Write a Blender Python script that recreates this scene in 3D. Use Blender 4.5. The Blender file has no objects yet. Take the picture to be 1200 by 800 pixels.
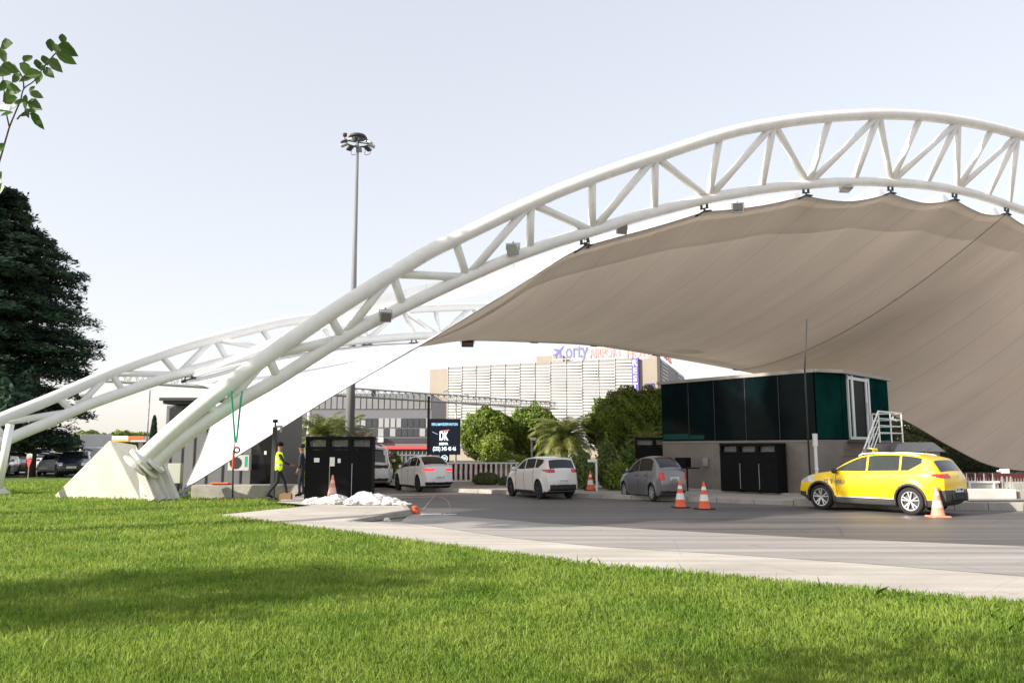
import bpy, math, random
import numpy as np
from mathutils import Vector, Matrix
random.seed(5); RNG = np.random.default_rng(7)
S = bpy.context.scene
COL = S.collection
R = math.radians
# ------------------------------------------------------------------ camera
CAMH = 1.7; FPX = 925.0; PITCH = math.atan(126/FPX)
cd = bpy.data.cameras.new('camera'); cam = bpy.data.objects.new('camera', cd); COL.objects.link(cam)
cam.location = (0, 0, CAMH); cam.rotation_euler = (math.pi/2 + PITCH, 0, 0)
cd.sensor_width = 36; cd.lens = FPX/1200*36; cd.clip_end = 3000; cd.clip_start = 0.05
S.camera = cam
cp, sp = math.cos(PITCH), math.sin(PITCH)
def ray(px, py):
    u = (px-600)/FPX; v = (400-py)/FPX
    return Vector((u, cp - v*sp, sp + v*cp))
def W(px, py, Y):                       # point seen at a pixel of the survey photograph at depth Y
    r = ray(px, py); t = Y/r.y
    return Vector((r.x*t, Y, CAMH + r.z*t))
def G(px, py, z=0.0):                   # the same, on the ground
    r = ray(px, py); t = (z-CAMH)/r.z
    return Vector((r.x*t, r.y*t, z))
def PL(px, py, a, b, k):                # on the plane y = a + b x - k z
    r = ray(px, py); t = (a - k*CAMH)/(r.y - b*r.x + k*r.z)
    return Vector((r.x*t, r.y*t, CAMH + r.z*t))
# ------------------------------------------------------------------ materials
def mat(name, col, rough=.6, metal=0., spec=.5, var=0., vscale=3., bump=0., bscale=20., emit=None, es=1., alpha=1., stretch=None, trans=0., coat=0., island=0.):
    m = bpy.data.materials.new(name); m.use_nodes = True
    nt = m.node_tree; b = nt.nodes['Principled BSDF']; L = nt.links
    b.inputs['Base Color'].default_value = (*col, 1); b.inputs['Roughness'].default_value = rough
    b.inputs['Metallic'].default_value = metal; b.inputs['Specular IOR Level'].default_value = spec
    b.inputs['Alpha'].default_value = alpha; b.inputs['Transmission Weight'].default_value = trans
    b.inputs['Coat Weight'].default_value = coat; b.inputs['Coat Roughness'].default_value = .05
    if emit: b.inputs['Emission Color'].default_value = (*emit, 1); b.inputs['Emission Strength'].default_value = es
    if var or bump:
        tc = nt.nodes.new('ShaderNodeTexCoord'); mp = nt.nodes.new('ShaderNodeMapping'); L.new(tc.outputs['Object'], mp.inputs[0])
        if stretch: mp.inputs['Scale'].default_value = stretch
    if var or island:
        mix = nt.nodes.new('ShaderNodeHueSaturation'); mix.inputs['Color'].default_value = (*col, 1)
        mr = nt.nodes.new('ShaderNodeMapRange')
        if island:
            g = nt.nodes.new('ShaderNodeNewGeometry'); src = g.outputs['Random Per Island']; var = island
            mr.inputs['From Min'].default_value = 0; mr.inputs['From Max'].default_value = 1
        else:
            n = nt.nodes.new('ShaderNodeTexNoise'); n.inputs['Scale'].default_value = vscale; n.inputs['Detail'].default_value = 6; n.inputs['Roughness'].default_value = .65
            L.new(mp.outputs[0], n.inputs['Vector']); src = n.outputs['Fac']
            mr.inputs['From Min'].default_value = .3; mr.inputs['From Max'].default_value = .7
        L.new(src, mr.inputs['Value'])
        mr.inputs['To Min'].default_value = 1-var; mr.inputs['To Max'].default_value = 1+var
        L.new(mr.outputs[0], mix.inputs['Value']); L.new(mix.outputs[0], b.inputs['Base Color'])
    if bump:
        n2 = nt.nodes.new('ShaderNodeTexNoise'); n2.inputs['Scale'].default_value = bscale; n2.inputs['Detail'].default_value = 5
        L.new(mp.outputs[0], n2.inputs['Vector'])
        bp = nt.nodes.new('ShaderNodeBump'); bp.inputs['Strength'].default_value = bump; bp.inputs['Distance'].default_value = .02
        L.new(n2.outputs['Fac'], bp.inputs['Height']); L.new(bp.outputs[0], b.inputs['Normal'])
    return m
def leafmat(name, c1, c2, tr=.35, rough=.55, spec=.3):
    m = bpy.data.materials.new(name); m.use_nodes = True; nt = m.node_tree; L = nt.links
    b = nt.nodes['Principled BSDF']; out = nt.nodes['Material Output']
    g = nt.nodes.new('ShaderNodeNewGeometry'); cr = nt.nodes.new('ShaderNodeMix'); cr.data_type = 'RGBA'
    tc = nt.nodes.new('ShaderNodeTexCoord'); n = nt.nodes.new('ShaderNodeTexNoise'); n.inputs['Scale'].default_value = .9; n.inputs['Detail'].default_value = 3
    L.new(tc.outputs['Object'], n.inputs['Vector'])
    ma = nt.nodes.new('ShaderNodeMath'); ma.operation = 'MULTIPLY_ADD'; ma.inputs[1].default_value = .5
    L.new(g.outputs['Random Per Island'], ma.inputs[0])
    m2 = nt.nodes.new('ShaderNodeMath'); m2.operation = 'MULTIPLY_ADD'; m2.inputs[1].default_value = 2.; m2.inputs[2].default_value = -.75
    L.new(n.outputs['Fac'], m2.inputs[0]); L.new(m2.outputs[0], ma.inputs[2]); ma.use_clamp = True
    L.new(ma.outputs[0], cr.inputs['Factor']); cr.inputs['A'].default_value = (*c1, 1); cr.inputs['B'].default_value = (*c2, 1)
    L.new(cr.outputs['Result'], b.inputs['Base Color']); b.inputs['Roughness'].default_value = rough; b.inputs['Specular IOR Level'].default_value = spec
    t = nt.nodes.new('ShaderNodeBsdfTranslucent'); L.new(cr.outputs['Result'], t.inputs['Color'])
    mx = nt.nodes.new('ShaderNodeMixShader'); mx.inputs[0].default_value = tr
    L.new(b.outputs[0], mx.inputs[1]); L.new(t.outputs[0], mx.inputs[2]); L.new(mx.outputs[0], out.inputs['Surface'])
    return m
M = {}
M['white_steel'] = mat('white_steel', (.85,.835,.80), .40, spec=.5, var=.07, vscale=1.6)
M['white_steel_b'] = mat('white_steel_dull', (.80,.79,.785), .5, spec=.4, var=.04, vscale=1.0)
M['concrete'] = mat('cast_concrete', (.64,.61,.57), .85, var=.12, vscale=1.6, bump=.5, bscale=25)
M['concrete_dirty'] = mat('weathered_concrete', (.36,.335,.29), .9, var=.28, vscale=1.8, bump=.6, bscale=20)
M['kerb'] = mat('kerb_concrete', (.36,.335,.30), .9, var=.2, vscale=2.5, bump=.6, bscale=18)
M['black'] = mat('black_paint', (.006,.006,.007), .7, spec=.15, var=.3, vscale=4)
M['dark'] = mat('dark_metal', (.035,.036,.04), .5)
M['grey_metal'] = mat('galvanised', (.42,.43,.44), .45, metal=.5, var=.08)
M['mast_grey'] = mat('dull_mast_zinc', (.20,.205,.21), .6, var=.12, stretch=(1,1,.2))
M['pole_grey'] = mat('pole_grey', (.50,.50,.50), .5, var=.06)
M['steel'] = mat('bare_steel', (.45,.45,.46), .3, metal=.9)
M['rubber'] = mat('tyre_rubber', (.018,.018,.02), .8)
M['rim'] = mat('alloy', (.62,.62,.64), .32, metal=.75)
M['rim_dark'] = mat('alloy_dark', (.09,.09,.10), .35, metal=.6)
M['glass_dark'] = mat('tinted_glass', (.012,.014,.016), .06, spec=.6)
M['red_lamp'] = mat('red_lens', (.55,.012,.015), .15, spec=.6, coat=.5)
M['red_lamp_on'] = mat('lit_red_lens', (.6,.02,.02), .2, emit=(1,.03,.04), es=.9)
M['clear_lamp'] = mat('clear_lens', (.62,.64,.66), .12, metal=.3, coat=.6)
M['louver_back'] = mat('screen_backing', (.27,.265,.255), .7)
M['cable'] = mat('grey_cable', (.25,.24,.23), .6)
M['plate'] = mat('number_plate', (.78,.78,.78), .5)
M['plastic_black'] = mat('black_plastic', (.022,.022,.023), .6)
M['seam'] = mat('panel_gap', (.03,.03,.03), .7)
M['orange'] = mat('cone_orange', (.80,.12,.035), .55, var=.08)
M['orange_faded'] = mat('cone_orange_faded', (.78,.30,.20), .65, var=.1)
M['cone_white'] = mat('cone_band', (.80,.78,.74), .5)
M['green_web'] = mat('green_webbing', (.03,.42,.25), .8)
M['hivis'] = mat('hivis_yellow', (.78,.95,.03), .7, emit=(.7,.95,.02), es=.12)
M['skin'] = mat('skin', (.34,.19,.12), .6)
M['trouser'] = mat('dark_trousers', (.02,.02,.028), .85)
M['hair'] = mat('black_hair', (.012,.010,.010), .7)
M['plaster'] = mat('beige_render', (.33,.29,.235), .8, var=.06, vscale=.4)
M['louver'] = mat('white_louvre', (.46,.455,.445), .55)
M['sheet_white'] = mat('white_plastic_bag', (.74,.71,.68), .55, var=.06, bump=.5, bscale=9)
M['bark'] = mat('bark', (.10,.075,.055), .9, var=.3, vscale=5, bump=.8)
M['wood'] = mat('cardboard', (.30,.17,.10), .9, var=.15)
M['green_frame'] = mat('dark_green_frame', (.01,.03,.02), .4)
M['letter_blue'] = mat('purple_letters', (.12,.09,.42), .5)
M['letter_grey'] = mat('slate_letters', (.16,.16,.32), .5)
M['letter_red'] = mat('faded_red_letters', (.72,.30,.26), .5)
M['white'] = mat('white_paint', (.80,.79,.78), .5)
M['darkred'] = mat('dark_red_paint', (.10,.014,.012), .75)
# ------------------------------------------------------------------ mesh helpers
class MB:
    def __init__(s): s.v = []; s.f = []; s.m = []; s.mi = 0
    def add(s, vs, fs):
        o = len(s.v); s.v.extend([tuple(p) for p in vs])
        for f in fs: s.f.append(tuple(i+o for i in f)); s.m.append(s.mi)
        return s
    def box(s, c, size, rz=0, rx=0, ry=0, M4=None):
        hx, hy, hz = size[0]/2, size[1]/2, size[2]/2
        Rm = Matrix.Rotation(rz,3,'Z') @ Matrix.Rotation(ry,3,'Y') @ Matrix.Rotation(rx,3,'X')
        vs = [Rm @ Vector((x,y,z)) + Vector(c) for x in (-hx,hx) for y in (-hy,hy) for z in (-hz,hz)]
        return s.add(vs, [(0,1,3,2),(4,6,7,5),(0,4,5,1),(2,3,7,6),(0,2,6,4),(1,5,7,3)])
    def bar(s, a, b, w, h=None, up=(0,0,1)):          # square bar from a to b
        h = h or w; a = Vector(a); b = Vector(b); d = (b-a).normalized(); u = Vector(up)
        if abs(d.dot(u)) > .98: u = Vector((1,0,0))
        x = d.cross(u).normalized(); y = x.cross(d).normalized()
        vs = [p + x*sx*w/2 + y*sy*h/2 for p in (a,b) for sx,sy in ((-1,-1),(1,-1),(1,1),(-1,1))]
        return s.add(vs, [(0,3,2,1),(4,5,6,7),(0,1,5,4),(1,2,6,5),(2,3,7,6),(3,0,4,7)])
    def tube(s, pts, r, n=12, cap=True, closed=False):
        pts = [Vector(p) for p in pts]; k = len(pts)
        rr = r if hasattr(r,'__len__') else [r]*k
        ref = None; vs = []
        for i,p in enumerate(pts):
            if closed: t = pts[(i+1)%k]-pts[i-1]
            else: t = pts[min(i+1,k-1)]-pts[max(i-1,0)]
            t.normalize()
            if ref is None:
                ref = Vector((0,0,1)) if abs(t.z)<.9 else Vector((1,0,0))
            ref = (ref - t*ref.dot(t)).normalized(); b = t.cross(ref)
            for j in range(n):
                a = 2*math.pi*j/n; vs.append(p + (ref*math.cos(a)+b*math.sin(a))*rr[i])
        fs = []
        for i in range(k if closed else k-1):
            i2 = (i+1)%k
            for j in range(n): fs.append((i*n+j, i*n+(j+1)%n, i2*n+(j+1)%n, i2*n+j))
        if cap and not closed: fs.append(tuple(range(n-1,-1,-1))); fs.append(tuple((k-1)*n+j for j in range(n)))
        return s.add(vs, fs)
    def lathe(s, prof, c=(0,0,0), n=20, axis='Z', cap=True):
        vs = []; k = len(prof)
        for (r,z) in prof:
            for j in range(n):
                a = 2*math.pi*j/n; x,y = r*math.cos(a), r*math.sin(a)
                p = (x,y,z) if axis=='Z' else ((x,z,y) if axis=='Y' else (z,x,y))
                vs.append((p[0]+c[0],p[1]+c[1],p[2]+c[2]))
        fs = [(i*n+j, i*n+(j+1)%n, (i+1)*n+(j+1)%n, (i+1)*n+j) for i in range(k-1) for j in range(n)]
        if cap: fs.append(tuple(range(n-1,-1,-1))); fs.append(tuple((k-1)*n+j for j in range(n)))
        return s.add(vs, fs)
    def prism(s, poly, z0, z1):                        # polygon in xy extruded in z
        n = len(poly)
        vs = [(p[0],p[1],z0 if not hasattr(z0,'__len__') else z0[i]) for i,p in enumerate(poly)] + [(p[0],p[1],z1 if not hasattr(z1,'__len__') else z1[i]) for i,p in enumerate(poly)]
        return s.add(vs, [tuple(range(n-1,-1,-1)), tuple(range(n,2*n))] + [(i,(i+1)%n,n+(i+1)%n,n+i) for i in range(n)])
    def build(s, name, m, parent=None, smooth=False, bevel=0):
        me = bpy.data.meshes.new(name); me.from_pydata(s.v, [], s.f)
        for x in (m if isinstance(m,(list,tuple)) else [m]): me.materials.append(M[x] if isinstance(x,str) else x)
        if any(s.m): me.polygons.foreach_set('material_index', s.m)
        if smooth: me.polygons.foreach_set('use_smooth', [True]*len(s.f))
        me.update()
        o = bpy.data.objects.new(name, me); COL.objects.link(o)
        if smooth == 'auto':
            try: me.set_sharp_from_angle(angle=R(40))
            except Exception: pass
        if bevel:
            bv = o.modifiers.new('bevel','BEVEL'); bv.width = bevel; bv.segments = 2; bv.limit_method = 'ANGLE'
        if parent: o.parent = parent
        return o
def npmesh(name, verts, nper, m, parent=None, smooth=False, loc=None):
    """verts: (N*nper,3) each nper verts one n-gon face"""
    n = len(verts)//nper; me = bpy.data.meshes.new(name)
    me.vertices.add(len(verts)); me.vertices.foreach_set('co', np.asarray(verts, dtype=np.float32).ravel())
    me.loops.add(n*nper); me.loops.foreach_set('vertex_index', np.arange(n*nper, dtype=np.int32))
    me.polygons.add(n); me.polygons.foreach_set('loop_start', np.arange(0,n*nper,nper,dtype=np.int32))
    me.polygons.foreach_set('loop_total', np.full(n,nper,dtype=np.int32))
    me.update(calc_edges=True)
    for x in (m if isinstance(m,(list,tuple)) else [m]): me.materials.append(M[x] if isinstance(x,str) else x)
    if smooth: me.polygons.foreach_set('use_smooth', np.ones(n,dtype=bool))
    o = bpy.data.objects.new(name, me); COL.objects.link(o)
    if parent: o.parent = parent
    if loc is not None: o.location = loc
    return o
def npgrid(name, verts, faces, m, parent=None, smooth=True, midx=None):
    me = bpy.data.meshes.new(name); n = len(faces)
    me.vertices.add(len(verts)); me.vertices.foreach_set('co', np.asarray(verts,dtype=np.float32).ravel())
    me.loops.add(n*4); me.loops.foreach_set('vertex_index', np.asarray(faces,dtype=np.int32).ravel())
    me.polygons.add(n); me.polygons.foreach_set('loop_start', np.arange(0,n*4,4,dtype=np.int32))
    me.polygons.foreach_set('loop_total', np.full(n,4,dtype=np.int32))
    if midx is not None: me.polygons.foreach_set('material_index', np.asarray(midx,dtype=np.int32))
    if smooth: me.polygons.foreach_set('use_smooth', np.ones(n,dtype=bool))
    me.update(calc_edges=True); me.validate()
    for x in (m if isinstance(m,(list,tuple)) else [m]): me.materials.append(M[x] if isinstance(x,str) else x)
    o = bpy.data.objects.new(name, me); COL.objects.link(o)
    if parent: o.parent = parent
    return o
def tag(o, label=None, cat=None, group=None, kind=None):
    if label: o['label'] = label
    if cat: o['category'] = cat
    if group: o['group'] = group
    if kind: o['kind'] = kind
    return o
def thing(name, label, cat, loc=(0,0,0), rz=0, group=None):
    o = bpy.data.objects.new(name, None); COL.objects.link(o); o.location = loc; o.rotation_euler = (0,0,rz)
    o.empty_display_size = .2
    return tag(o, label, cat, group)
def kids(o): return [c for c in bpy.data.objects if c.parent == o]
def copy_tree(o, parent=None):
    c = o.copy(); COL.objects.link(c); c.parent = parent
    for ch in kids(o): copy_tree(ch, c)
    return c
def text_mesh(name, txt, size, m, parent=None, extrude=.01, loc=(0,0,0), rot=(math.pi/2,0,0), width=None, align='CENTER', shear=0, bold=0):
    cu = bpy.data.curves.new(name,'FONT'); cu.body = txt; cu.size = size; cu.extrude = extrude; cu.align_x = align; cu.align_y = 'CENTER'; cu.shear = shear; cu.offset = bold
    t = bpy.data.objects.new('tmp', cu); COL.objects.link(t)
    dg = bpy.context.evaluated_depsgraph_get(); dg.update()
    me = bpy.data.meshes.new_from_object(t.evaluated_get(dg)); bpy.data.objects.remove(t)
    me.name = name; me.materials.clear(); me.materials.append(M[m] if isinstance(m,str) else m)
    if width:
        xs = [v.co.x for v in me.vertices]; w = max(xs)-min(xs); k = width/w
        for v in me.vertices: v.co.x *= k
    o = bpy.data.objects.new(name, me); COL.objects.link(o); o.location = loc; o.rotation_euler = rot
    if parent: o.parent = parent
    return o
def catmull(pts, n=8):
    P = [Vector(p) for p in pts]; out = []
    for i in range(len(P)-1):
        p0 = P[max(i-1,0)]; p1 = P[i]; p2 = P[i+1]; p3 = P[min(i+2,len(P)-1)]
        for j in range(n):
            t = j/n
            out.append(.5*((2*p1)+(p2-p0)*t+(2*p0-5*p1+4*p2-p3)*t*t+(3*p1-p0-3*p2+p3)*t**3))
    out.append(P[-1]); return out
# ------------------------------------------------------------------ sky and sun
SUN_EL = R(24); SUN_AZ = Vector((-.88,-.47)).normalized()      # horizontal direction toward the sun
w = bpy.data.worlds.new('World'); S.world = w; w.use_nodes = True; nt = w.node_tree
bg = nt.nodes['Background']; sky = nt.nodes.new('ShaderNodeTexSky'); sky.sky_type = 'NISHITA'; sky.sun_disc = False
sky.sun_elevation = SUN_EL; sky.sun_rotation = math.atan2(SUN_AZ.x, SUN_AZ.y) ; sky.air_density = 1.0; sky.dust_density = 1.5; sky.ozone_density = 1.0
hs = nt.nodes.new('ShaderNodeHueSaturation'); hs.inputs['Saturation'].default_value = .85; hs.inputs['Value'].default_value = 1.70
ti = nt.nodes.new('ShaderNodeMix'); ti.data_type = 'RGBA'; ti.blend_type = 'MULTIPLY'; ti.inputs['Factor'].default_value = 1; ti.inputs['B'].default_value = (1,.955,.95,1)
gm = nt.nodes.new('ShaderNodeGamma'); gm.inputs['Gamma'].default_value = .32
nt.links.new(sky.outputs[0], gm.inputs['Color']); nt.links.new(gm.outputs[0], hs.inputs['Color']); nt.links.new(hs.outputs[0], ti.inputs['A']); nt.links.new(ti.outputs['Result'], bg.inputs[0]); bg.inputs[1].default_value = .15
sl = bpy.data.lights.new('sun','SUN'); sl.energy = 2.8; sl.angle = R(.5); sl.color = (1,.925,.82)
so = bpy.data.objects.new('sun', sl); COL.objects.link(so)
d = Vector((SUN_AZ.x*math.cos(SUN_EL), SUN_AZ.y*math.cos(SUN_EL), math.sin(SUN_EL)))
so.rotation_euler = d.to_track_quat('Z','Y').to_euler(); so.location = (0,0,40)
S.view_settings.view_transform = 'Standard'; S.view_settings.look = 'None'; S.view_settings.gamma = 1; S.view_settings.exposure = 1.42
S.cycles.max_bounces = 6; S.cycles.transparent_max_bounces = 12; S.cycles.use_denoising = True
# ================================================================== ground
def polysheet(name, pts, z, m, thick=0):
    b = MB(); zz = z if hasattr(z,'__len__') else [z]*len(pts)
    b.add([(p[0],p[1],zz[i]) for i,p in enumerate(pts)], [tuple(range(len(pts)))])
    o = b.build(name, m); o['kind'] = 'structure'; return o
def surf(name, base, lo, hi, scale, stretch=(1,1,1), rough=.85, rot=0, fine=60, streak=None, spec=.3):
    m = bpy.data.materials.new(name); m.use_nodes = True; nt = m.node_tree; L = nt.links; b = nt.nodes['Principled BSDF']
    tc = nt.nodes.new('ShaderNodeTexCoord'); mp = nt.nodes.new('ShaderNodeMapping'); mp.inputs['Scale'].default_value = stretch; mp.inputs['Rotation'].default_value = (0,0,rot)
    L.new(tc.outputs['Object'], mp.inputs[0])
    n = nt.nodes.new('ShaderNodeTexNoise'); n.inputs['Scale'].default_value = scale; n.inputs['Detail'].default_value = 8; n.inputs['Roughness'].default_value = .6
    L.new(mp.outputs[0], n.inputs['Vector'])
    n2 = nt.nodes.new('ShaderNodeTexNoise'); n2.inputs['Scale'].default_value = fine; n2.inputs['Detail'].default_value = 3; L.new(tc.outputs['Object'], n2.inputs['Vector'])
    ad = nt.nodes.new('ShaderNodeMath'); ad.operation = 'MULTIPLY_ADD'; ad.inputs[1].default_value = .35; L.new(n2.outputs['Fac'], ad.inputs[0]); L.new(n.outputs['Fac'], ad.inputs[2])
    r = nt.nodes.new('ShaderNodeMapRange'); r.inputs['From Min'].default_value = .5; r.inputs['From Max'].default_value = .85; L.new(ad.outputs[0], r.inputs['Value'])
    mx = nt.nodes.new('ShaderNodeMix'); mx.data_type = 'RGBA'; mx.inputs['A'].default_value = (*lo,1); mx.inputs['B'].default_value = (*hi,1); L.new(r.outputs[0], mx.inputs['Factor'])
    res = mx.outputs['Result']
    if streak:
        mp3 = nt.nodes.new('ShaderNodeMapping'); mp3.inputs['Scale'].default_value = (.035,3.2,1); mp3.inputs['Rotation'].default_value = (0,0,rot); L.new(tc.outputs['Object'], mp3.inputs[0])
        n3 = nt.nodes.new('ShaderNodeTexNoise'); n3.inputs['Scale'].default_value = 1.; n3.inputs['Detail'].default_value = 4; L.new(mp3.outputs[0], n3.inputs['Vector'])
        n4 = nt.nodes.new('ShaderNodeTexNoise'); n4.inputs['Scale'].default_value = 1.3; n4.inputs['Detail'].default_value = 5; n4.inputs['Roughness'].default_value = .7; L.new(tc.outputs['Object'], n4.inputs['Vector'])
        vo = nt.nodes.new('ShaderNodeTexVoronoi'); vo.feature = 'DISTANCE_TO_EDGE'; vo.inputs['Scale'].default_value = .33
        ds_ = nt.nodes.new('ShaderNodeMix'); ds_.data_type = 'RGBA'; ds_.inputs['Factor'].default_value = .12; L.new(tc.outputs['Object'], ds_.inputs['A']); L.new(n4.outputs['Color'], ds_.inputs['B']); L.new(ds_.outputs['Result'], vo.inputs['Vector'])
        ck = nt.nodes.new('ShaderNodeMapRange'); ck.inputs['From Min'].default_value = .0; ck.inputs['From Max'].default_value = .006; ck.inputs['To Min'].default_value = 1-streak*1.1; L.new(vo.outputs['Distance'], ck.inputs['Value'])
        r3 = nt.nodes.new('ShaderNodeMapRange'); r3.inputs['From Min'].default_value = .38; r3.inputs['From Max'].default_value = .62; r3.inputs['To Min'].default_value = 1-streak; r3.inputs['To Max'].default_value = 1+streak*.6; L.new(n3.outputs['Fac'], r3.inputs['Value'])
        r4 = nt.nodes.new('ShaderNodeMapRange'); r4.inputs['From Min'].default_value = .62; r4.inputs['From Max'].default_value = .72; r4.inputs['To Min'].default_value = 1; r4.inputs['To Max'].default_value = .72; L.new(n4.outputs['Fac'], r4.inputs['Value'])
        m1_ = nt.nodes.new('ShaderNodeMath'); m1_.operation = 'MULTIPLY'; L.new(r3.outputs[0], m1_.inputs[0]); L.new(r4.outputs[0], m1_.inputs[1])
        m2_ = nt.nodes.new('ShaderNodeMath'); m2_.operation = 'MULTIPLY'; L.new(m1_.outputs[0], m2_.inputs[0]); L.new(ck.outputs[0], m2_.inputs[1])
        h3 = nt.nodes.new('ShaderNodeHueSaturation'); L.new(res, h3.inputs['Color']); L.new(m2_.outputs[0], h3.inputs['Value']); res = h3.outputs[0]
    L.new(res, b.inputs['Base Color']); b.inputs['Roughness'].default_value = rough; b.inputs['Specular IOR Level'].default_value = spec
    bp = nt.nodes.new('ShaderNodeBump'); bp.inputs['Strength'].default_value = .35; bp.inputs['Distance'].default_value = .01; L.new(n2.outputs['Fac'], bp.inputs['Height']); L.new(bp.outputs[0], b.inputs['Normal'])
    return m
M['soil'] = surf('dry_ground', None, (.16,.14,.10), (.24,.21,.16), .3)
M['asphalt'] = surf('worn_asphalt', None, (.10,.090,.086), (.175,.160,.150), .55, stretch=(.16,1.7,1), rough=.58, rot=R(12), spec=.5, streak=.30)
M['asphalt_light'] = surf('pale_worn_asphalt', None, (.30,.275,.255), (.43,.40,.37), .6, stretch=(.22,2.2,1), rough=.8, rot=R(14), streak=.13)
M['path'] = surf('concrete_path', None, (.42,.38,.325), (.58,.54,.47), .7, stretch=(.6,1.4,1), rough=.9, rot=R(30), streak=.10)
M['lawn_soil'] = surf('lawn_base', None, (.07,.13,.018), (.16,.21,.04), 1.2, rough=1)
polysheet('ground', [(-900,-300),(900,-300),(900,1500),(-900,1500)], -.03, 'soil')
# dark asphalt carriageway
edge_in = [G(x,y) for x,y in ((470,599),(520,603),(640,613),(760,620),(950,630),(1200,640),(1500,652))]
far = [G(x,y) for x,y in ((2300,600),(1200,592),(1000,590),(740,582),(600,577),(525,572),(455,566),(330,560))]
left_out = [Vector((-14.,45,0)), Vector((-8.6,31,0)), Vector((-5.2,24.5,0))]
polysheet('road', [(120,18),(120,62),(30,42)] + [(9.0,46),(-2,44),(-20,60),(-60,60),(-60,51),(-24,50),(-13.5,40),(-8.2,31.2),(-5.0,25.5)] + [tuple(p[:2]) for p in edge_in], 0.0, 'asphalt')
# the paler, worn parking strip in front
pale = [(p.x,p.y-.0) for p in edge_in]
inner = [G(x,y) for x,y in ((1500,712),(1200,675),(1000,659),(850,649),(700,640),(600,630),(470,611),(478,604))]
polysheet('parking_strip_road', pale + [tuple(p[:2]) for p in inner], .004, 'asphalt_light')
# concrete path beside the lawn, flush at right, rising to the pavement at left
LE = [(2200,800),(1500,738),(1200,707),(950,685),(820,673),(700,663),(600,649),(500,636),(380,620),(310,611),(250,603.5)]
lawn_edge = [G(x,y,.01) for x,y in LE]
pin = [(470,611),(600,630),(700,640),(850,649),(1000,659),(1200,675),(1500,712),(2200,770)]
b = MB()
top = [G(x,y,.008) for x,y in pin]
low = [G(x,y,.012) for x,y in ((500,636),(600,649),(700,663),(820,673),(950,685),(1200,707),(1500,738),(2200,800))]
b.add(top+low, [(i,i+8,i+9,i+1) for i in range(7)])
# slab: from flush edge to raised pavement
a0 = G(408,611.5,.03); a1 = G(470,611,.008); k1 = G(480,597.5,.145); k0 = G(410,607.5,.03)
A = [G(250,603.5,.035), G(310,611,.02), G(380,620,.012), G(500,636,.012), G(470,611,.008), G(430,611,.02), G(408,610,.04), G(481,596.5,.15), G(470,590,.15), G(455,583,.15), G(340,580,.15), G(325,588,.15), G(365,592,.14)]
b.add(A, [(0,1,2,3,4,5,6), (0,6,12), (6,7,8,12), (12,8,9,10,11)])
o = b.build('concrete_path', 'path'); o['kind'] = 'structure'
# kerb end beside the pavement
kb = MB(); p0 = G(408,610.5,.04); p1 = G(481,596.7,.153); p2 = G(471,585.5,.153)
def kerbrun(mb, pts, w, ztop, side=1, z0=-.02):
    for i in range(len(pts)-1):
        a, c = Vector(pts[i]), Vector(pts[i+1]); dd = (c-a); dd.z = 0; L_ = dd.length; dd.normalize(); nn = Vector((-dd.y,dd.x,0))*side*w
        za = ztop if not hasattr(ztop,'__len__') else ztop[i]; zc = ztop if not hasattr(ztop,'__len__') else ztop[i+1]
        n = max(1,int(round(L_/1.0)))
        for k in range(n):
            g = .006/L_ if n>1 else 0
            s0 = a.lerp(c, k/n+g); s1 = a.lerp(c,(k+1)/n-g); z_0 = za+(zc-za)*k/n; z_1 = za+(zc-za)*(k+1)/n
            q = [s0, s1, s1+nn, s0+nn]
            mb.add([(p.x,p.y,z0) for p in q]+[(q[0].x,q[0].y,z_0),(q[1].x,q[1].y,z_1),(q[2].x,q[2].y,z_1),(q[3].x,q[3].y,z_0)], [(3,2,1,0),(4,5,6,7),(0,1,5,4),(1,2,6,5),(2,3,7,6),(3,0,4,7)])
kerbrun(kb, [p0,p1], .16, [.045,.156], side=1)
kerbrun(kb, [p1,p2], .16, [.156,.156], side=1)
o = kb.build('kerb', 'kerb', bevel=.008); o['kind'] = 'structure'
# far kerb and the planted median behind it
kf = [G(x,y) for x,y in ((470,574),(560,577.5),(640,581),(740,585),(840,588.5),(930,592)) ]
kr = [G(x,y) for x,y in ((930,592),(1040,596),(1200,598.5),(1500,606))]
kb = MB(); kerbrun(kb, kf, .22, .15, side=1); kerbrun(kb, kr, .30, .22, side=1)
o = kb.build('far_kerb', 'kerb', bevel=.012); o['kind'] = 'structure'
mp_ = [(p.x,p.y+.2) for p in kf] + [(kr[1].x,kr[1].y+.25),(kr[2].x,kr[2].y+.25),(kr[3].x,kr[3].y+.25),(60,40),(60,46),(20,45),(-8,41)]
polysheet('median_pavement', mp_, .13, 'kerb')
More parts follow.
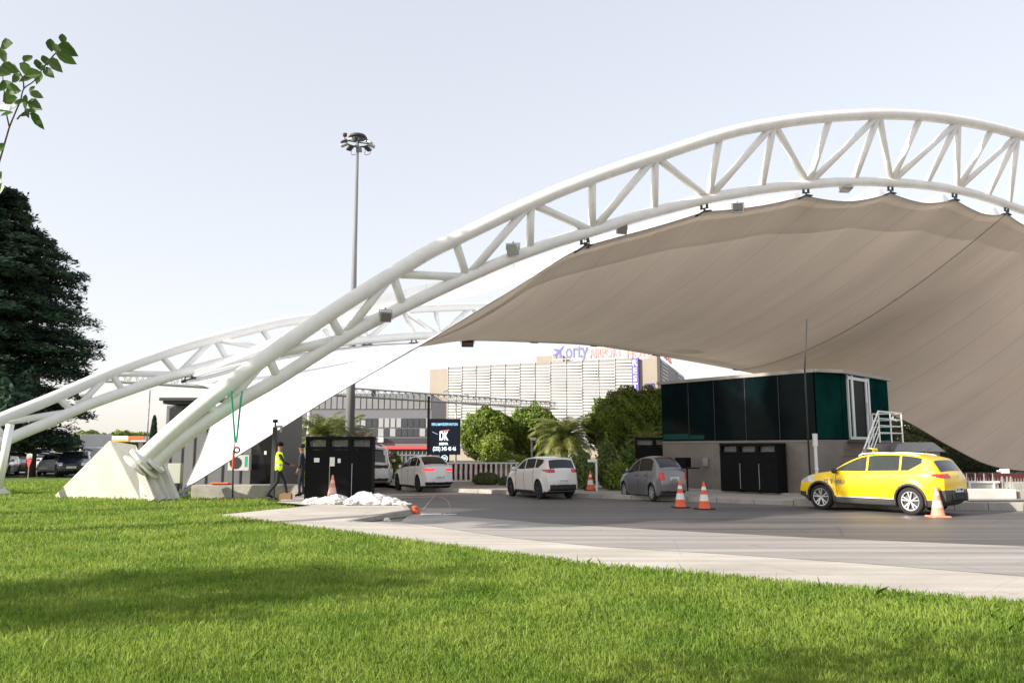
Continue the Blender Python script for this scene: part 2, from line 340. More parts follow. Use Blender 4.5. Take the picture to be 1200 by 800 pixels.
# lawn
LP = [tuple(p[:2]) for p in lawn_edge] + [tuple(G(x,y,.1)[:2]) for x,y in ((300,598),(366,591),(345,587))] + [(-7.0,27.0),(-10.5,28.2),(-13,36),(-15,49),(-70,49),(-70,-8),(12,-8)]
lawn = polysheet('lawn', [(x,y) for x,y in LP], .015, 'lawn_soil')
def inpoly(x, y, P):
    ins = np.zeros(len(x), bool); n = len(P)
    for i in range(n):
        x1,y1 = P[i]; x2,y2 = P[(i+1)%n]
        c = ((y1>y)!=(y2>y)) & (x < (x2-x1)*(y-y1)/((y2-y1)+1e-12)+x1); ins ^= c
    return ins
def grass(N, rmin, rmax, hscale, name, wid=1., m='grass'):
    th = RNG.uniform(R(-58),R(52),N); r = np.exp(RNG.uniform(math.log(rmin),math.log(rmax),N))
    x = r*np.sin(th); y = r*np.cos(th); k = inpoly(x,y,LP); x,y,r = x[k],y[k],r[k]; n = len(x)
    cl = (np.sin(x*2.3+np.sin(y*1.7))*np.cos(y*2.9+x)*.5+.5)*.6+.4*(np.sin(x*7.1+2*np.sin(y*5.3))*np.sin(y*8.3+np.sin(x*4.1))*.5+.5)
    h = hscale*(.034+.042*RNG.random(n)+.034*cl)*(1+.02*np.maximum(r-6,0)); tall = RNG.random(n)<.022*(.3+1.6*cl); h[tall] *= RNG.uniform(1.3,2.1,tall.sum())
    wd = wid*(.0024+.0018*RNG.random(n))*(r/5.)**.85
    a = RNG.uniform(0,2*math.pi,n); ln = RNG.normal(0,.38,n); la = RNG.uniform(0,2*math.pi,n)
    ox, oy = np.cos(la)*ln*h, np.sin(la)*ln*h; wx, wy = np.cos(a)*wd, np.sin(a)*wd
    V = np.zeros((n,5,3)); z = np.full(n,.012)
    V[:,0] = np.stack([x-wx,y-wy,z],1); V[:,1] = np.stack([x+wx,y+wy,z],1)
    V[:,2] = np.stack([x+wx*.8+ox*.4,y+wy*.8+oy*.4,z+h*.6],1); V[:,4] = np.stack([x-wx*.8+ox*.4,y-wy*.8+oy*.4,z+h*.6],1)
    V[:,3] = np.stack([x+ox*1.3,y+oy*1.3,z+h],1)
    return npmesh(name, V.reshape(-1,3), 5, m)
M['grass'] = leafmat('grass_blades', (.13,.25,.025), (.36,.45,.085), .45, .5, .35)
g = grass(640000, 3.2, 48, .82, 'grass'); tag(g, None, None, None, 'stuff')
# ================================================================== arches
PA = (32.8, .58, .35)
PB = (51.5, .94, -.28)
def pa(x,y): return PL(x,y,*PA)
def pb(x,y): return PL(x,y,*PB)
def interp(tbl, x):
    for i in range(len(tbl)-1):
        if tbl[i][0] <= x <= tbl[i+1][0]:
            t = (x-tbl[i][0])/(tbl[i+1][0]-tbl[i][0]); return tbl[i][1]*(1-t)+tbl[i+1][1]*t
    return tbl[-1][1] if x > tbl[-1][0] else tbl[0][1]
AT = [(164,540),(190,515.5),(220,489),(260,456.5),(300,427),(340,399),(380,372),(420,346),(460,321),(500,297),(534,280),(567,264),(601,247.5),(650,226),(700,206.5),(740,192.5),(780,179.5),(833,162),(870,152),(907,145),(943,140),(980,136.5),(1035,134),(1090,137),(1145,145.5),(1200,159.5)]
AL = [(180,543),(217,511),(269,476),(320,447),(360,422),(400,397),(430,380),(460,365.5),(520,337),(560,319),(600,302),(650,284),(700,269),(740,256),(780,245),(833,232),(870,225.5),(907,220),(943,216.5),(998,213),(1053,214.5),(1090,218),(1127,224),(1160,233),(1200,247)]
def smooth_world(tbl, proj, n=6):
    return catmull([proj(x,y) for x,y in tbl], n)
# the part beyond the frame mirrors the visible half about the crown
def mirror_tail(pts, s0, d):
    out = []
    for p in reversed(pts):
        s = p.x - s0
        if s < 0:
            q = Vector((s0 - s, 0, p.z)); q.y = PA[0] + PA[1]*q.x - PA[2]*q.z; out.append(q)
    return out
topA = smooth_world(AT, pa, 4); lowA = smooth_world(AL, pa, 4)
s0 = max(topA, key=lambda p: p.z).x
s0 = max(s0, topA[-1].x)
tailT = mirror_tail(topA, s0+1.2, None); tailL = mirror_tail(lowA, s0+1.2, None)
archA = thing('arch_truss', 'large white tubular arch rising from the concrete pyramid and spanning the whole road', 'arch', pa(172,541))
def child(mb, name, m, root, smooth=True, **k):
    o = mb.build(name, m, root, smooth=smooth, **k); o.matrix_parent_inverse = Matrix.Translation(root.location).inverted() if root.rotation_euler.z==0 else (Matrix.Translation(root.location) @ Matrix.Rotation(root.rotation_euler.z,4,'Z')).inverted()
    return o
def chord(path, r, n, m, root, nm, every):
    b_ = MB().tube(path, r, n); L0 = 0
    for i in range(1,len(path)-1):
        L0 += (path[i]-path[i-1]).length
        if L0 > every:                       # site welds, ground nearly flush
            L0 = 0; t_ = (path[i+1]-path[i-1]).normalized(); b_.tube([path[i]-t_*.018, path[i]+t_*.018], r*1.022, n, cap=False)
    return child(b_, nm, m, root)
chord(catmull(topA[::4]+tailT[::6],6), .27, 20, 'white_steel', archA, 'top_chord', 5.7)
chord(catmull(lowA[::4]+tailL[::6],6), .235, 20, 'white_steel', archA, 'bottom_chord', 5.2)
yt = lambda x: interp(AT,x); yl = lambda x: interp(AL,x)
T_ = [314,460,622,768,907,1030,1123,1193]; TV = [326,473,621,767,892,1000,1084.5,1156]
B_ = [256,401,547,694,830,947,1044,1121,1182]; BU = [240,386,533,694,844,973,1079,1163]
mem = [(T_[i],TV[i]) for i in range(8)] + [(BU[i],B_[i]) for i in range(8)] + [(T_[i],B_[i+1]) for i in range(8)] + [(T_[i],B_[i]) for i in range(8)]
for t,l in mem:
    p, q = pa(t,yt(t)), pa(l,yl(l))
    child(MB().tube([p,p.lerp(q,.5),q], .158, 14), 'brace', 'white_steel', archA)
# braces of the mirrored half (beyond the picture)
def mir(p):
    q = Vector((2*(s0+1.2)-p.x,0,p.z)); q.y = PA[0]+PA[1]*q.x-PA[2]*q.z; return q
for t,l in mem[:24:2]:
    child(MB().tube([mir(pa(t,yt(t))), mir(pa(l,yl(l)))], .145, 10), 'brace', 'white_steel', archA)
# flange discs where the two chords are bolted to the footing
fl = MB()
for (c, nxt, rr) in ((pa(166,538), pa(190,515.5), .44),(pa(181,542.5), pa(217,511), .40)):
    dd = (nxt-c).normalized(); fl.tube([c-dd*.05, c+dd*.05], rr, 24); fl.tube([c-dd*.30, c-dd*.22], rr, 24)
    for a in range(6):
        pass
child(fl, 'flange', 'white_steel', archA, smooth=False)
# steel fins / struts from the flange down to the ground, on the right flank of the footing
fn = MB()
for (x0,y0,x1,y1,dy) in ((163,545,180,586,-.25),(171,549,190,586,-.1),(180,548,197,586,.1),(188,541,206,585,.3)):
    a_ = W(x0,y0,25.9+dy); b_ = W(x1,y1,25.9+dy); b_.z = max(.0,b_.z)
    fn.bar(a_, b_, .22, .24, up=(0,1,0))
child(fn, 'anchor_strut', 'concrete', archA, smooth=False, bevel=.02)
# ---- far arch
BT = [(-75,545),(-30,508),(0,491.5),(60,467),(128,437.5),(192,414),(240,399.5),(306,383),(350,374.5),(430,366),(502,361),(600,359),(700,363),(800,374),(900,392),(1000,418),(1060,440)]
BL = [(-60,556),(-30,537),(0,519),(40,501.5),(60,493.5),(99,476),(150,457.5),(190,444),(220,435),(257,425),(300,415),(350,407),(410,400),(458,396),(505,393),(600,392),(700,397),(800,409),(900,430),(980,452),(1040,475)]
topB = smooth_world(BT, pb, 4); lowB = smooth_world(BL, pb, 4)
archB = thing('arch_truss', 'dull white tubular arch behind, coming in low from the left edge past the cedar tree', 'arch', pb(-70,550))
chord(topB, .26, 16, 'white_steel_b', archB, 'top_chord', 5.6)
chord(lowB, .235, 16, 'white_steel', archB, 'bottom_chord', 5.2)
ybt = lambda x: interp(BT,x); ybl = lambda x: interp(BL,x)
BTn = [10-20,128,250,372,470,552,640,730,820,905,985]; BBn = [86,208,325,430,515,598,688,780,868,950]
for i in range(10):
    for (t,l) in ((BTn[i],BBn[i]),(BTn[i+1],BBn[i]),(BTn[i]+2,BTn[i]+17 if i<6 else BTn[i]),(BBn[i]-20 if i<3 else BBn[i]-5,BBn[i])):
        child(MB().tube([pb(t,ybt(t)), pb(l,ybl(l))], .14, 10), 'brace', 'white_steel_b', archB)
# pyramids
def pyramid(label, bl, br, bb, apex, apex2, z0=.0):
    m = MB(); v = [bl, br, bb[0], bb[1], apex, apex2]
    m.add(v, [(0,1,4),(1,2,5,4),(2,3,5),(3,0,4,5),(3,2,1,0)])
    o = m.build('concrete_footing','concrete', bevel=.03); tag(o, label, 'footing'); return o
pyramid('pale concrete pyramid footing on the lawn carrying the big arch', G(60,584,-.02), G(164,587,-.02), (Vector((-11.7,26.7,-.02)), Vector((-14.6,29,-.02))), W(128,515.5,26.6), W(160,521,26.9))
pyramid('concrete footing of the rear arch cut by the left edge', G(-110,583,-.02), G(-14,583,-.02), (Vector((-18.6,30,-.02)), Vector((-21.5,31,-.02))), W(-60,528,29), W(-40,531,29.3))
# white strut at the very left edge
b_ = MB(); b_.tube([W(12,497,27.2), W(-2,572,27.0)], .13, 10); o = b_.build('stay_post','white_steel', smooth=True)
tag(o,'white slanting steel post standing at the left edge of the lawn','post')
# ================================================================== canopies
M['membrane'] = bpy.data.materials.new('membrane'); 
def membrane_mat(m, tr, col, seam_scale=0, dirt=0, flip=1):
    m.use_nodes = True; nt = m.node_tree; L = nt.links; b = nt.nodes['Principled BSDF']; out = nt.nodes['Material Output']
    b.inputs['Roughness'].default_value = .6; b.inputs['Specular IOR Level'].default_value = .25
    t = nt.nodes.new('ShaderNodeBsdfTranslucent'); mx = nt.nodes.new('ShaderNodeMixShader'); mx.inputs[0].default_value = tr
    uv = nt.nodes.new('ShaderNodeUVMap')
    mp = nt.nodes.new('ShaderNodeMapping'); L.new(uv.outputs[0], mp.inputs[0]); mp.inputs['Scale'].default_value = (34,2.2,1)
    n = nt.nodes.new('ShaderNodeTexNoise'); n.inputs['Scale'].default_value = 1.0; n.inputs['Detail'].default_value = 5; n.inputs['Roughness'].default_value = .55; L.new(mp.outputs[0], n.inputs['Vector'])
    # woven base + broad stains
    sx = nt.nodes.new('ShaderNodeSeparateXYZ'); L.new(uv.outputs[0], sx.inputs[0])
    ms = nt.nodes.new('ShaderNodeMath'); ms.operation = 'MULTIPLY'; ms.inputs[1].default_value = 30; L.new(sx.outputs['X'], ms.inputs[0])
    fr = nt.nodes.new('ShaderNodeMath'); fr.operation = 'FRACT'; L.new(ms.outputs[0], fr.inputs[0])
    gt = nt.nodes.new('ShaderNodeMath'); gt.operation = 'GREATER_THAN'; gt.inputs[1].default_value = .965; L.new(fr.outputs[0], gt.inputs[0])
    ms2 = nt.nodes.new('ShaderNodeMath'); ms2.operation = 'MULTIPLY'; ms2.inputs[1].default_value = 1 - .0; L.new(gt.outputs[0], ms2.inputs[0])
    r = nt.nodes.new('ShaderNodeMapRange'); r.inputs['From Min'].default_value = .3; r.inputs['From Max'].default_value = .7; r.inputs['To Min'].default_value = 1-dirt; r.inputs['To Max'].default_value = 1+dirt*.6; L.new(n.outputs['Fac'], r.inputs['Value'])
    sb = nt.nodes.new('ShaderNodeMath'); sb.operation = 'MULTIPLY_ADD'; sb.inputs[1].default_value = -.14; L.new(ms2.outputs[0], sb.inputs[0]); L.new(r.outputs[0], sb.inputs[2])
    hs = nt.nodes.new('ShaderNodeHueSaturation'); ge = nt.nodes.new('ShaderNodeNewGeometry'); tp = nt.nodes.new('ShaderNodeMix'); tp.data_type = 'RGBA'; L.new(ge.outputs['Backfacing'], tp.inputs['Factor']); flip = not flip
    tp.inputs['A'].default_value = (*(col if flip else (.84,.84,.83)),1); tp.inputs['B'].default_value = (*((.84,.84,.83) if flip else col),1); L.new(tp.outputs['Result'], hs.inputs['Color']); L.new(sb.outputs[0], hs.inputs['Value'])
    L.new(hs.outputs[0], b.inputs['Base Color']); L.new(hs.outputs[0], t.inputs['Color'])
    bp = nt.nodes.new('ShaderNodeBump'); bp.inputs['Strength'].default_value = .15; bp.inputs['Distance'].default_value = .05; L.new(n.outputs['Fac'], bp.inputs['Height']); L.new(bp.outputs[0], b.inputs['Normal'])
    L.new(b.outputs[0], mx.inputs[1]); L.new(t.outputs[0], mx.inputs[2]); L.new(mx.outputs[0], out.inputs['Surface'])
membrane_mat(M['membrane'], .11, (.74,.645,.555), dirt=.09)  # white cloth; the shade on its underside is put in as tan
M['membrane2'] = bpy.data.materials.new('membrane_clean'); membrane_mat(M['membrane2'], .6, (.84,.84,.83), dirt=.03)
Lc = W(216,573,28.3); Rc = Vector((31.3,47.5,.3))
def lerp_path(ctrl, N):               # ctrl: [(u, Vector)], piecewise catmull in u
    us = [c[0] for c in ctrl]; P = [c[1] for c in ctrl]; out = []
    for i in range(N):
        u = i/(N-1); k = max(j for j in range(len(us)) if us[j] <= u+1e-9); k = min(k,len(us)-2)
        t = (u-us[k])/(us[k+1]-us[k]); p0 = P[max(k-1,0)]; p1 = P[k]; p2 = P[k+1]; p3 = P[min(k+2,len(P)-1)]
        h0 = us[k]-us[max(k-1,0)] or 1; h1 = us[k+1]-us[k]; h2 = us[min(k+2,len(us)-1)]-us[k+1] or 1
        m1 = (p2-p0)/(us[k+1]-us[max(k-1,0)])*h1; m2 = (p3-p1)/(us[min(k+2,len(us)-1)]-us[k])*h1
        t2, t3 = t*t, t*t*t
        out.append(p1*(2*t3-3*t2+1)+m1*(t3-2*t2+t)+p2*(-2*t3+3*t2)+m2*(t3-t2))
    return out
brk = [685,825,944,1043,1118,1179]         # brackets on the near arch
def below(x, dz): 
    p = pa(x, yl(x)); return Vector((p.x,p.y,p.z-dz))
kd = {685:.62,825:.60,944:.58,1043:.56,1118:.56,1179:.56}
near = [(0,Lc),(.05,W(300,520.5,28.6)),(.10,W(400,458,29.2)),(.155,W(510,394.5,29.9)),(.20,W(600,340,30.6)),(.24,below(685,.60))]
nb = [below(x,.55) for x in brk]
# beyond the frame: mirrored brackets then down to the right corner
far_b = [mir(below(x,.55)) for x in (1179,1118,1043)]
N = 181
us_b = [.24,.33,.42,.50,.57,.635]; us_f = [.70,.76,.82]
ctrlN = near[:-1] + [(us_b[i],nb[i]) for i in range(6)] + [(us_f[i],far_b[i]) for i in range(3)] + [(1.0,Rc)]
nearp = lerp_path(ctrlN, N)
seg = us_b + us_f
plain = [p.copy() for p in nearp]
for i in range(N):                        # scallops between brackets
    u = i/(N-1)
    for j in range(len(seg)-1):
        if seg[j] < u < seg[j+1]:
            t = (u-seg[j])/(seg[j+1]-seg[j]); nearp[i].z -= (.16 if j<1 else .22 if j<2 else .42)*(1-abs(2*t-1)**1.8)
bB = [(.13,(221,445)),(.165,(330,418)),(.19,(430,404.5)),(.215,(485,402)),(.26,(545,399)),(.36,(626,401)),(.44,(696,405)),(.53,(768,416)),(.63,(862,433))]
ctrlF = [(0,Lc),(.04,W(238,524,29.6)),(.075,W(250,482,31.5)),(.10,W(246,455,34.5))] + [(u, pb(*p)) for u,p in bB] + [(.72,W(960,455,62)),(.80,W(1050,488,58)),(.88,W(1112,522,54)),(.94,W(1160,545,51)),(1.0,Rc)]
farp = lerp_path(ctrlF, N)
K = 49; V = np.zeros((N,K,3)); UV = np.zeros((N,K,2))
for i in range(N):
    u = i/(N-1); a = plain[i]; drop_ = nearp[i].z-plain[i].z; c = farp[i]; ln = (c-a).length
    for j in range(K):
        v = j/(K-1); p = a.lerp(c,v)
        sag = -.055*ln*4*v*(1-v)*min(1,u/.15)*(1 if u<.85 else (1-u)/.15)
        wr = 0.02*math.sin(u*170)*(1-v)*math.exp(-v*4)*min(1,u*5)*(1-u)
        V[i,j] = (p.x,p.y,max(.25,p.z+sag+wr+drop_*(1-v)**7)); UV[i,j] = (u,v)
def sheet(name, V, UV, m, root=None, thick=.0):
    N,K = V.shape[:2]; idx = np.arange(N*K).reshape(N,K)
    F = np.stack([idx[:-1,:-1],idx[1:,:-1],idx[1:,1:],idx[:-1,1:]],-1).reshape(-1,4)
    me = bpy.data.meshes.new(name); n = len(F)
    me.vertices.add(N*K); me.vertices.foreach_set('co', V.reshape(-1).astype(np.float32))
    me.loops.add(n*4); me.loops.foreach_set('vertex_index', F.ravel().astype(np.int32)); me.polygons.add(n)
    me.polygons.foreach_set('loop_start', np.arange(0,n*4,4,dtype=np.int32)); me.polygons.foreach_set('loop_total', np.full(n,4,dtype=np.int32))
    me.polygons.foreach_set('use_smooth', np.ones(n,bool)); me.update(calc_edges=True)
    ul = me.uv_layers.new(name='UVMap'); ul.data.foreach_set('uv', UV.reshape(-1,2)[F.ravel()].ravel().astype(np.float32))
    me.materials.append(M[m]); o = bpy.data.objects.new(name, me); COL.objects.link(o)
    if root: o.parent = root; o.matrix_parent_inverse = Matrix.Translation(root.location).inverted()
    return o
can = thing('tensile_canopy', 'huge stretched fabric canopy with tan underside hung below the near arch', 'canopy', Lc)
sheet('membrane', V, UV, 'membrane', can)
child(MB().tube(nearp, .02, 6), 'edge_cable', 'cable', can)
child(MB().tube(farp, .022, 6), 'edge_cable', 'cable', can)
# the long belt sewn under the sheet (one visible line)
ib = int(.635*(N-1)); line = [Vector(V[ib,j])-Vector((0,0,.03)) for j in range(K)]
child(MB().tube(line, .020, 5), 'seam_belt', 'kerb', can)
for k,x in enumerate(brk):
    m_ = MB(); p = nb[k]; c = pa(x,yl(x)); t = (pa(x+12,yl(x+12))-c).normalized()
    for s in (-.16,.16):
        m_.tube([c+t*s-Vector((0,0,.2)), c+t*s-Vector((0,0,.42))], .06, 8)
    m_.bar(c+t*-.22-Vector((0,0,.40)), c+t*.22-Vector((0,0,.40)), .06)
    m_.tube([c-Vector((0,0,.4)), p], .045, 8)
    m_.bar(p-t*.45-Vector((0,0,.10)), p+Vector((0,0,.03)), .22, .07); m_.bar(p+t*.35-Vector((0,0,.02)), p+Vector((0,0,.03)), .18, .06)
    child(m_, 'bracket', 'dark', can, smooth=False)
for (u,pp) in bB:
    if pp[0] == 330: continue
    p = pb(*pp); m_ = MB(); c = pb(pp[0],ybl(pp[0])); t = (pb(pp[0]+10,ybl(pp[0]+10))-c).normalized()
    m_.bar(p-t*.35, p+t*.35, .14, .12)
    for s in (-.22,.22): m_.tube([p+t*s, c.lerp(p,.5)+t*s*.5+Vector((0,0,.1))], .04, 6)
    child(m_, 'bracket', 'dark', can, smooth=False)
# anchor shoe where the sheet is tied down
an = MB(); an.lathe([(.30,0),(.30,.08),(.12,.10),(.12,.28)], (Lc.x,Lc.y,0.0), 12); an.bar(Lc-Vector((.35,0,.18)), Lc+Vector((.30,.1,.05)), .34, .10)
child(an, 'anchor_plate', 'grey_metal', can, smooth=False)
# second, whiter canopy on the far side of the near arch
NT = 121
upx = [230,300,365,450,520,600,690,760,825,885,944,994,1043,1081,1118,1149,1179,1215]
upy = [433,405,371,350,331,None]
top2 = []
def p2(x):
    tb = [(225,436),(262,421),(318,396),(365,372),(410,355),(450,345),(517,329),(560,315.5),(600,303)]
    if x < 600: y = interp(tb,x)
    else: y = yl(x)+2
    q = pa(x,y); yy = 36.5 - 6.1*min(1,max(0,(x-225)/375)) if x<600 else None
    if yy is not None:
        q = W(x,y,max(q.y+.75,yy))
    else: q = Vector((q.x+.1,q.y+.7,q.z+.05))
    return q
xs2 = np.linspace(228,1240,NT); 
V2 = np.zeros((NT,17,3)); UV2 = np.zeros((NT,17,2))
bk2 = [600,685,825,944,1043,1118,1179,1240]
for i,x in enumerate(xs2):
    a = p2(x) if x<=1200 else mir(p2(2400-x))
    if x>1200: a.y += .6
    for j in range(len(bk2)-1):
        if bk2[j] < x < bk2[j+1]:
            t = (x-bk2[j])/(bk2[j+1]-bk2[j]); a.z -= .12*(1-abs(2*t-1)**2) if j<3 else .80*max(0,1-((t-.3)/.5)**2)
    if x < 560: lowy = interp([(228,434),(300,408),(365,389),(430,369),(500,356),(560,345)],x)
    else: lowy = interp([(560,345),(700,300),(900,262),(1050,250),(1200,270)],min(x,1200))
    c = W(min(x,1200)+ (0 if x<=1200 else (x-1200)), lowy, a.y+ .9 + 2.2*min(1,(x-228)/600))
    for j in range(17):
        v = j/16; p = a.lerp(c,v); V2[i,j] = (p.x,p.y,p.z - .25*math.sin(v*math.pi)); UV2[i,j] = (i/NT,v)
can2 = thing('tensile_canopy', 'narrow bright white fabric strip showing between the near arch and the tan canopy', 'canopy', Vector(V2[0,0]))
sheet('membrane', V2, UV2, 'membrane2', can2)
# ---- floodlights on the structure
def floodlight(p, label, yaw, tilt, size=.42, m='grey_metal', group='floodlights on the arches'):
    t = thing('floodlight', label, 'floodlight', p, yaw, group)
    b = MB(); b.box((0,0,0),(size,.14,size*.92),rx=tilt); h = b.build('housing', m, t, bevel=.02)
    g_ = MB(); q = Matrix.Rotation(tilt,3,'X') @ Vector((0,-.082,0)); g_.box(q,(size*.86,.02,size*.78),rx=tilt); g_.build('lens','flood_glass', t)
    k = MB()
    for s in (-1,1): k.bar((s*size*.56,0,0),(s*size*.56,.05,.25),.04,.03)
    k.bar((-size*.56,.05,.25),(size*.56,.05,.25),.04,.03); k.bar((0,.05,.25),(0,.12,.34),.05)
    k.build('yoke','grey_metal',t); return t
M['flood_glass'] = mat('flood_glass', (.20,.17,.155), .25, spec=.6)
floodlight(W(452,371,27.3),'small grey floodlight lowest on the near arch, left of the tan sheet',R(20),R(25),.40)
t = floodlight(W(601,292.5,29.2),'grey floodlight standing upright on top of the bottom chord',R(-10),R(-160),.46)
t['group'] = 'floodlights on the arches'
floodlight(W(728.5,268.5,31.6),'floodlight with pale frame facing the road, halfway up the near arch',R(15),R(12),.46)
floodlight(W(864.5,244,34.2),'pale floodlight hanging well below the bottom chord over the tan sheet',R(-12),R(-8),.50,'white_steel_b')
floodlight(W(991,221.5,37.2),'flat floodlight facing down near the crown of the near arch',R(5),R(78),.55)
floodlight(W(548,402.5,47),'dark floodlight hanging from the far edge of the canopy beside the hotel',R(5),R(70),.72,'dark')
floodlight(W(688,288,31.1),'tiny lamp beside the first bracket where the tan sheet meets the arch',R(5),R(70),.2,'dark')
# ---- lifting sling
sl_ = thing('lifting_sling','green webbing sling with orange strap and ratchet hanging from the near arch','sling', W(275,520,25.7))
child(MB().bar(W(271,458,25.7), W(275.5,518,25.7), .13, .02).bar(W(283.5,458,25.9), W(277,518,25.7), .13, .02), 'green_strap','green_web', sl_, smooth=False)
child(MB().bar(W(276,516,25.7), W(274,527,25.7), .06, .02).bar(W(274,527,25.7), W(273,549,25.7), .16, .03), 'orange_strap','orange', sl_, smooth=False)
child(MB().tube([W(277.5+3.2*math.cos(a),527+3.2*math.sin(a),25.65) for a in np.linspace(0,2*math.pi,14)[:-1]], .03, 6, closed=True), 'ratchet','dark', sl_)
child(MB().tube([W(273,548,25.7), W(272.5,583,25.7)], .03, 6), 'hanging_strap','trouser', sl_)
# ================================================================== toll building on the right
M['granite'] = mat('grey_granite_cladding', (.20,.178,.162), .6, var=.16, vscale=1.5, spec=.4, bump=.2, bscale=50)
M['teal_glass'] = mat('teal_mirror_glass', (.0015,.007,.009), .10, spec=.055, var=.6, vscale=.5)
M['teal_glass_l'] = mat('lighter_teal_glass', (.004,.028,.024), .3, spec=.0, var=.5, vscale=.7)
M['teal_edge'] = mat('teal_glass_sill', (.009,.055,.055), .15, spec=.08)
M['door_dark'] = mat('dark_door_glass',(.004,.010,.010),.3,spec=.02)
M['fascia'] = mat('pale_roof_fascia', (.30,.28,.255), .6, var=.08)
M['alu'] = mat('white_aluminium', (.62,.62,.62), .4)
def quadwall(mb, a, c, z0a, z1a, t=.06, z0c=None, z1c=None):      # vertical slab between plan points a, c, thickness t outward-left
    a = Vector(a); c = Vector(c); d = (c-a).normalized(); n = Vector((d.y,-d.x))
    z0c = z0a if z0c is None else z0c; z1c = z1a if z1c is None else z1c
    P = [(a.x,a.y,z0a),(c.x,c.y,z0c),(c.x,c.y,z1c),(a.x,a.y,z1a)]
    Q = [(p[0]+n.x*t,p[1]+n.y*t,p[2]) for p in P]
    return mb.add(P+Q, [(3,2,1,0),(4,5,6,7),(0,1,5,4),(1,2,6,5),(2,3,7,6),(3,0,4,7)])
P1 = Vector((175/925*32.5,32.5)); P2 = Vector((.3838*27.2,27.2)); P2b = Vector((.4162*27.6,27.6)); P3 = Vector((440/925*30.8,30.8)); P4 = Vector((10.6,37.5))
tb = thing('toll_building','raised toll office with dark teal glass walls on a grey granite base','building',(P2.x,P2.y,0))
def tbc(mb,name,m,**k): return child(mb,name,m,tb,smooth=False,**k)
foot = [P1,P2,P2b,P3,P4]
m_ = MB(); m_.prism([tuple(p) for p in foot], .0, 2.02)
base = tbc(m_,'base_wall','granite')
# panel joints of the cladding as thin recessed lines, and a wall box
m_ = MB(); dv = (P2-P1)
for f in (.36,.62): 
    a = P1.lerp(P2,f); quadwall(m_, a, P1.lerp(P2,f+.003), .14, 1.98, t=.012)
for f in (.5,): quadwall(m_, P1.lerp(P2,.0), P1.lerp(P2,.995), 1.955, 1.985, t=.03)
tbc(m_,'cladding_joint','fascia')
m_ = MB(); c = P1.lerp(P2,.32); quadwall(m_, P1.lerp(P2,.30), P1.lerp(P2,.335), 1.05,1.35,t=.10); tbc(m_,'wall_box','grey_metal',bevel=.01)
m_ = MB(); quadwall(m_, P2b.lerp(P3,.20), P2b.lerp(P3,.225), 1.22,1.38,t=.05); tbc(m_,'socket_box','white',bevel=.01)
def inset(p,q,o):
    d = (q-p).normalized(); n = Vector((d.y,-d.x)); return p+n*o, q+n*o
ZT = 4.33
def zt(p): return ZT
# glass panes
cuts = [0,.205,.385,.59,.795,1.0]
core = MB(); core.prism([tuple(p) for p in [P1+Vector((.1,.1)),P2+Vector((0,.15)),P2b+Vector((-.05,.15)),P3+Vector((-.15,.05)),P4+Vector((-.1,-.1))]], 2.02, 4.3); tbc(core,'dark_interior','black')
def pane(p,q,m='teal_glass',z0=2.06,z1=ZT):
    mb = MB(); quadwall(mb,p,q,z0,z1,t=.03); return tbc(mb,'glass_pane',m)
for i in range(5):
    a = P1.lerp(P2,cuts[i]+.0035); c = P1.lerp(P2,cuts[i+1]-.0035); pane(a,c)
mu = MB()
for f in cuts[1:-1]: quadwall(mu, P1.lerp(P2,f-.0016), P1.lerp(P2,f+.0016), 2.04, ZT, t=.038)
tbc(mu,'mullion','dark')
pane(P2+Vector((.01,.005)), P2b-Vector((.01,.0)), 'teal_glass_l')
R1 = lambda f: P2b.lerp(P3,f)
pane(R1(.01),R1(.10),'teal_glass_l'); 
pane(R1(.57),R1(.77),'teal_glass_l'); pane(R1(.775),R1(.99),'teal_glass_l')
# door with white frame
df = MB()
for a,c in ((.115,.135),(.185,.225),(.475,.505),(.53,.56)): quadwall(df,R1(a),R1(c),2.04,ZT-.02,t=.07)
for z0,z1 in ((2.04,2.14),(ZT-.17,ZT-.06)): quadwall(df,R1(.115),R1(.56),z0,z1,t=.066)
dr = tbc(df,'door_frame','alu')
mb = MB(); quadwall(mb,R1(.225),R1(.475),2.14,ZT-.17,t=.03); tbc(mb,'door_pane','door_dark')
mb = MB(); quadwall(mb,R1(.135),R1(.185),2.14,ZT-.17,t=.03); quadwall(mb,R1(.505),R1(.53),2.14,ZT-.17,t=.03); tbc(mb,'door_side_pane','teal_glass_l')
mb = MB(); p = R1(.46); mb.tube([(p.x+.06,p.y-.12,3.0),(p.x+.06,p.y-.12,3.4)],.015,8); tbc(mb,'door_handle','steel')
# parapet
ro = MB(); off = .18
def outw(p): 
    c = Vector((9.5,32)); d = (Vector(p)-c).normalized(); return Vector(p)+d*off
ro.prism([tuple(outw(p)) for p in foot], ZT, ZT+.12); tbc(ro,'roof_parapet','fascia')
# bottom glass band: teal strips painted as its reflection
mb = MB(); quadwall(mb,P1.lerp(P2,.01),P1.lerp(P2,.20),2.08,2.30,t=.034); quadwall(mb,P1.lerp(P2,.21),P1.lerp(P2,.31),2.08,2.24,t=.034); tbc(mb,'lower_glass_strip','teal_edge')
# drain pipe
pb_ = W(954,512,27.05); m_ = MB(); m_.tube([(pb_.x,26.98,.1),(pb_.x,26.98,1.95)],.055,12); m_.tube([(pb_.x,26.98,1.80),(pb_.x,26.98,2.22)],.085,12); m_.tube([(pb_.x,26.98,1.0),(pb_.x,26.98,1.06)],.075,12); tbc(m_,'drain_pipe','white_steel_b')
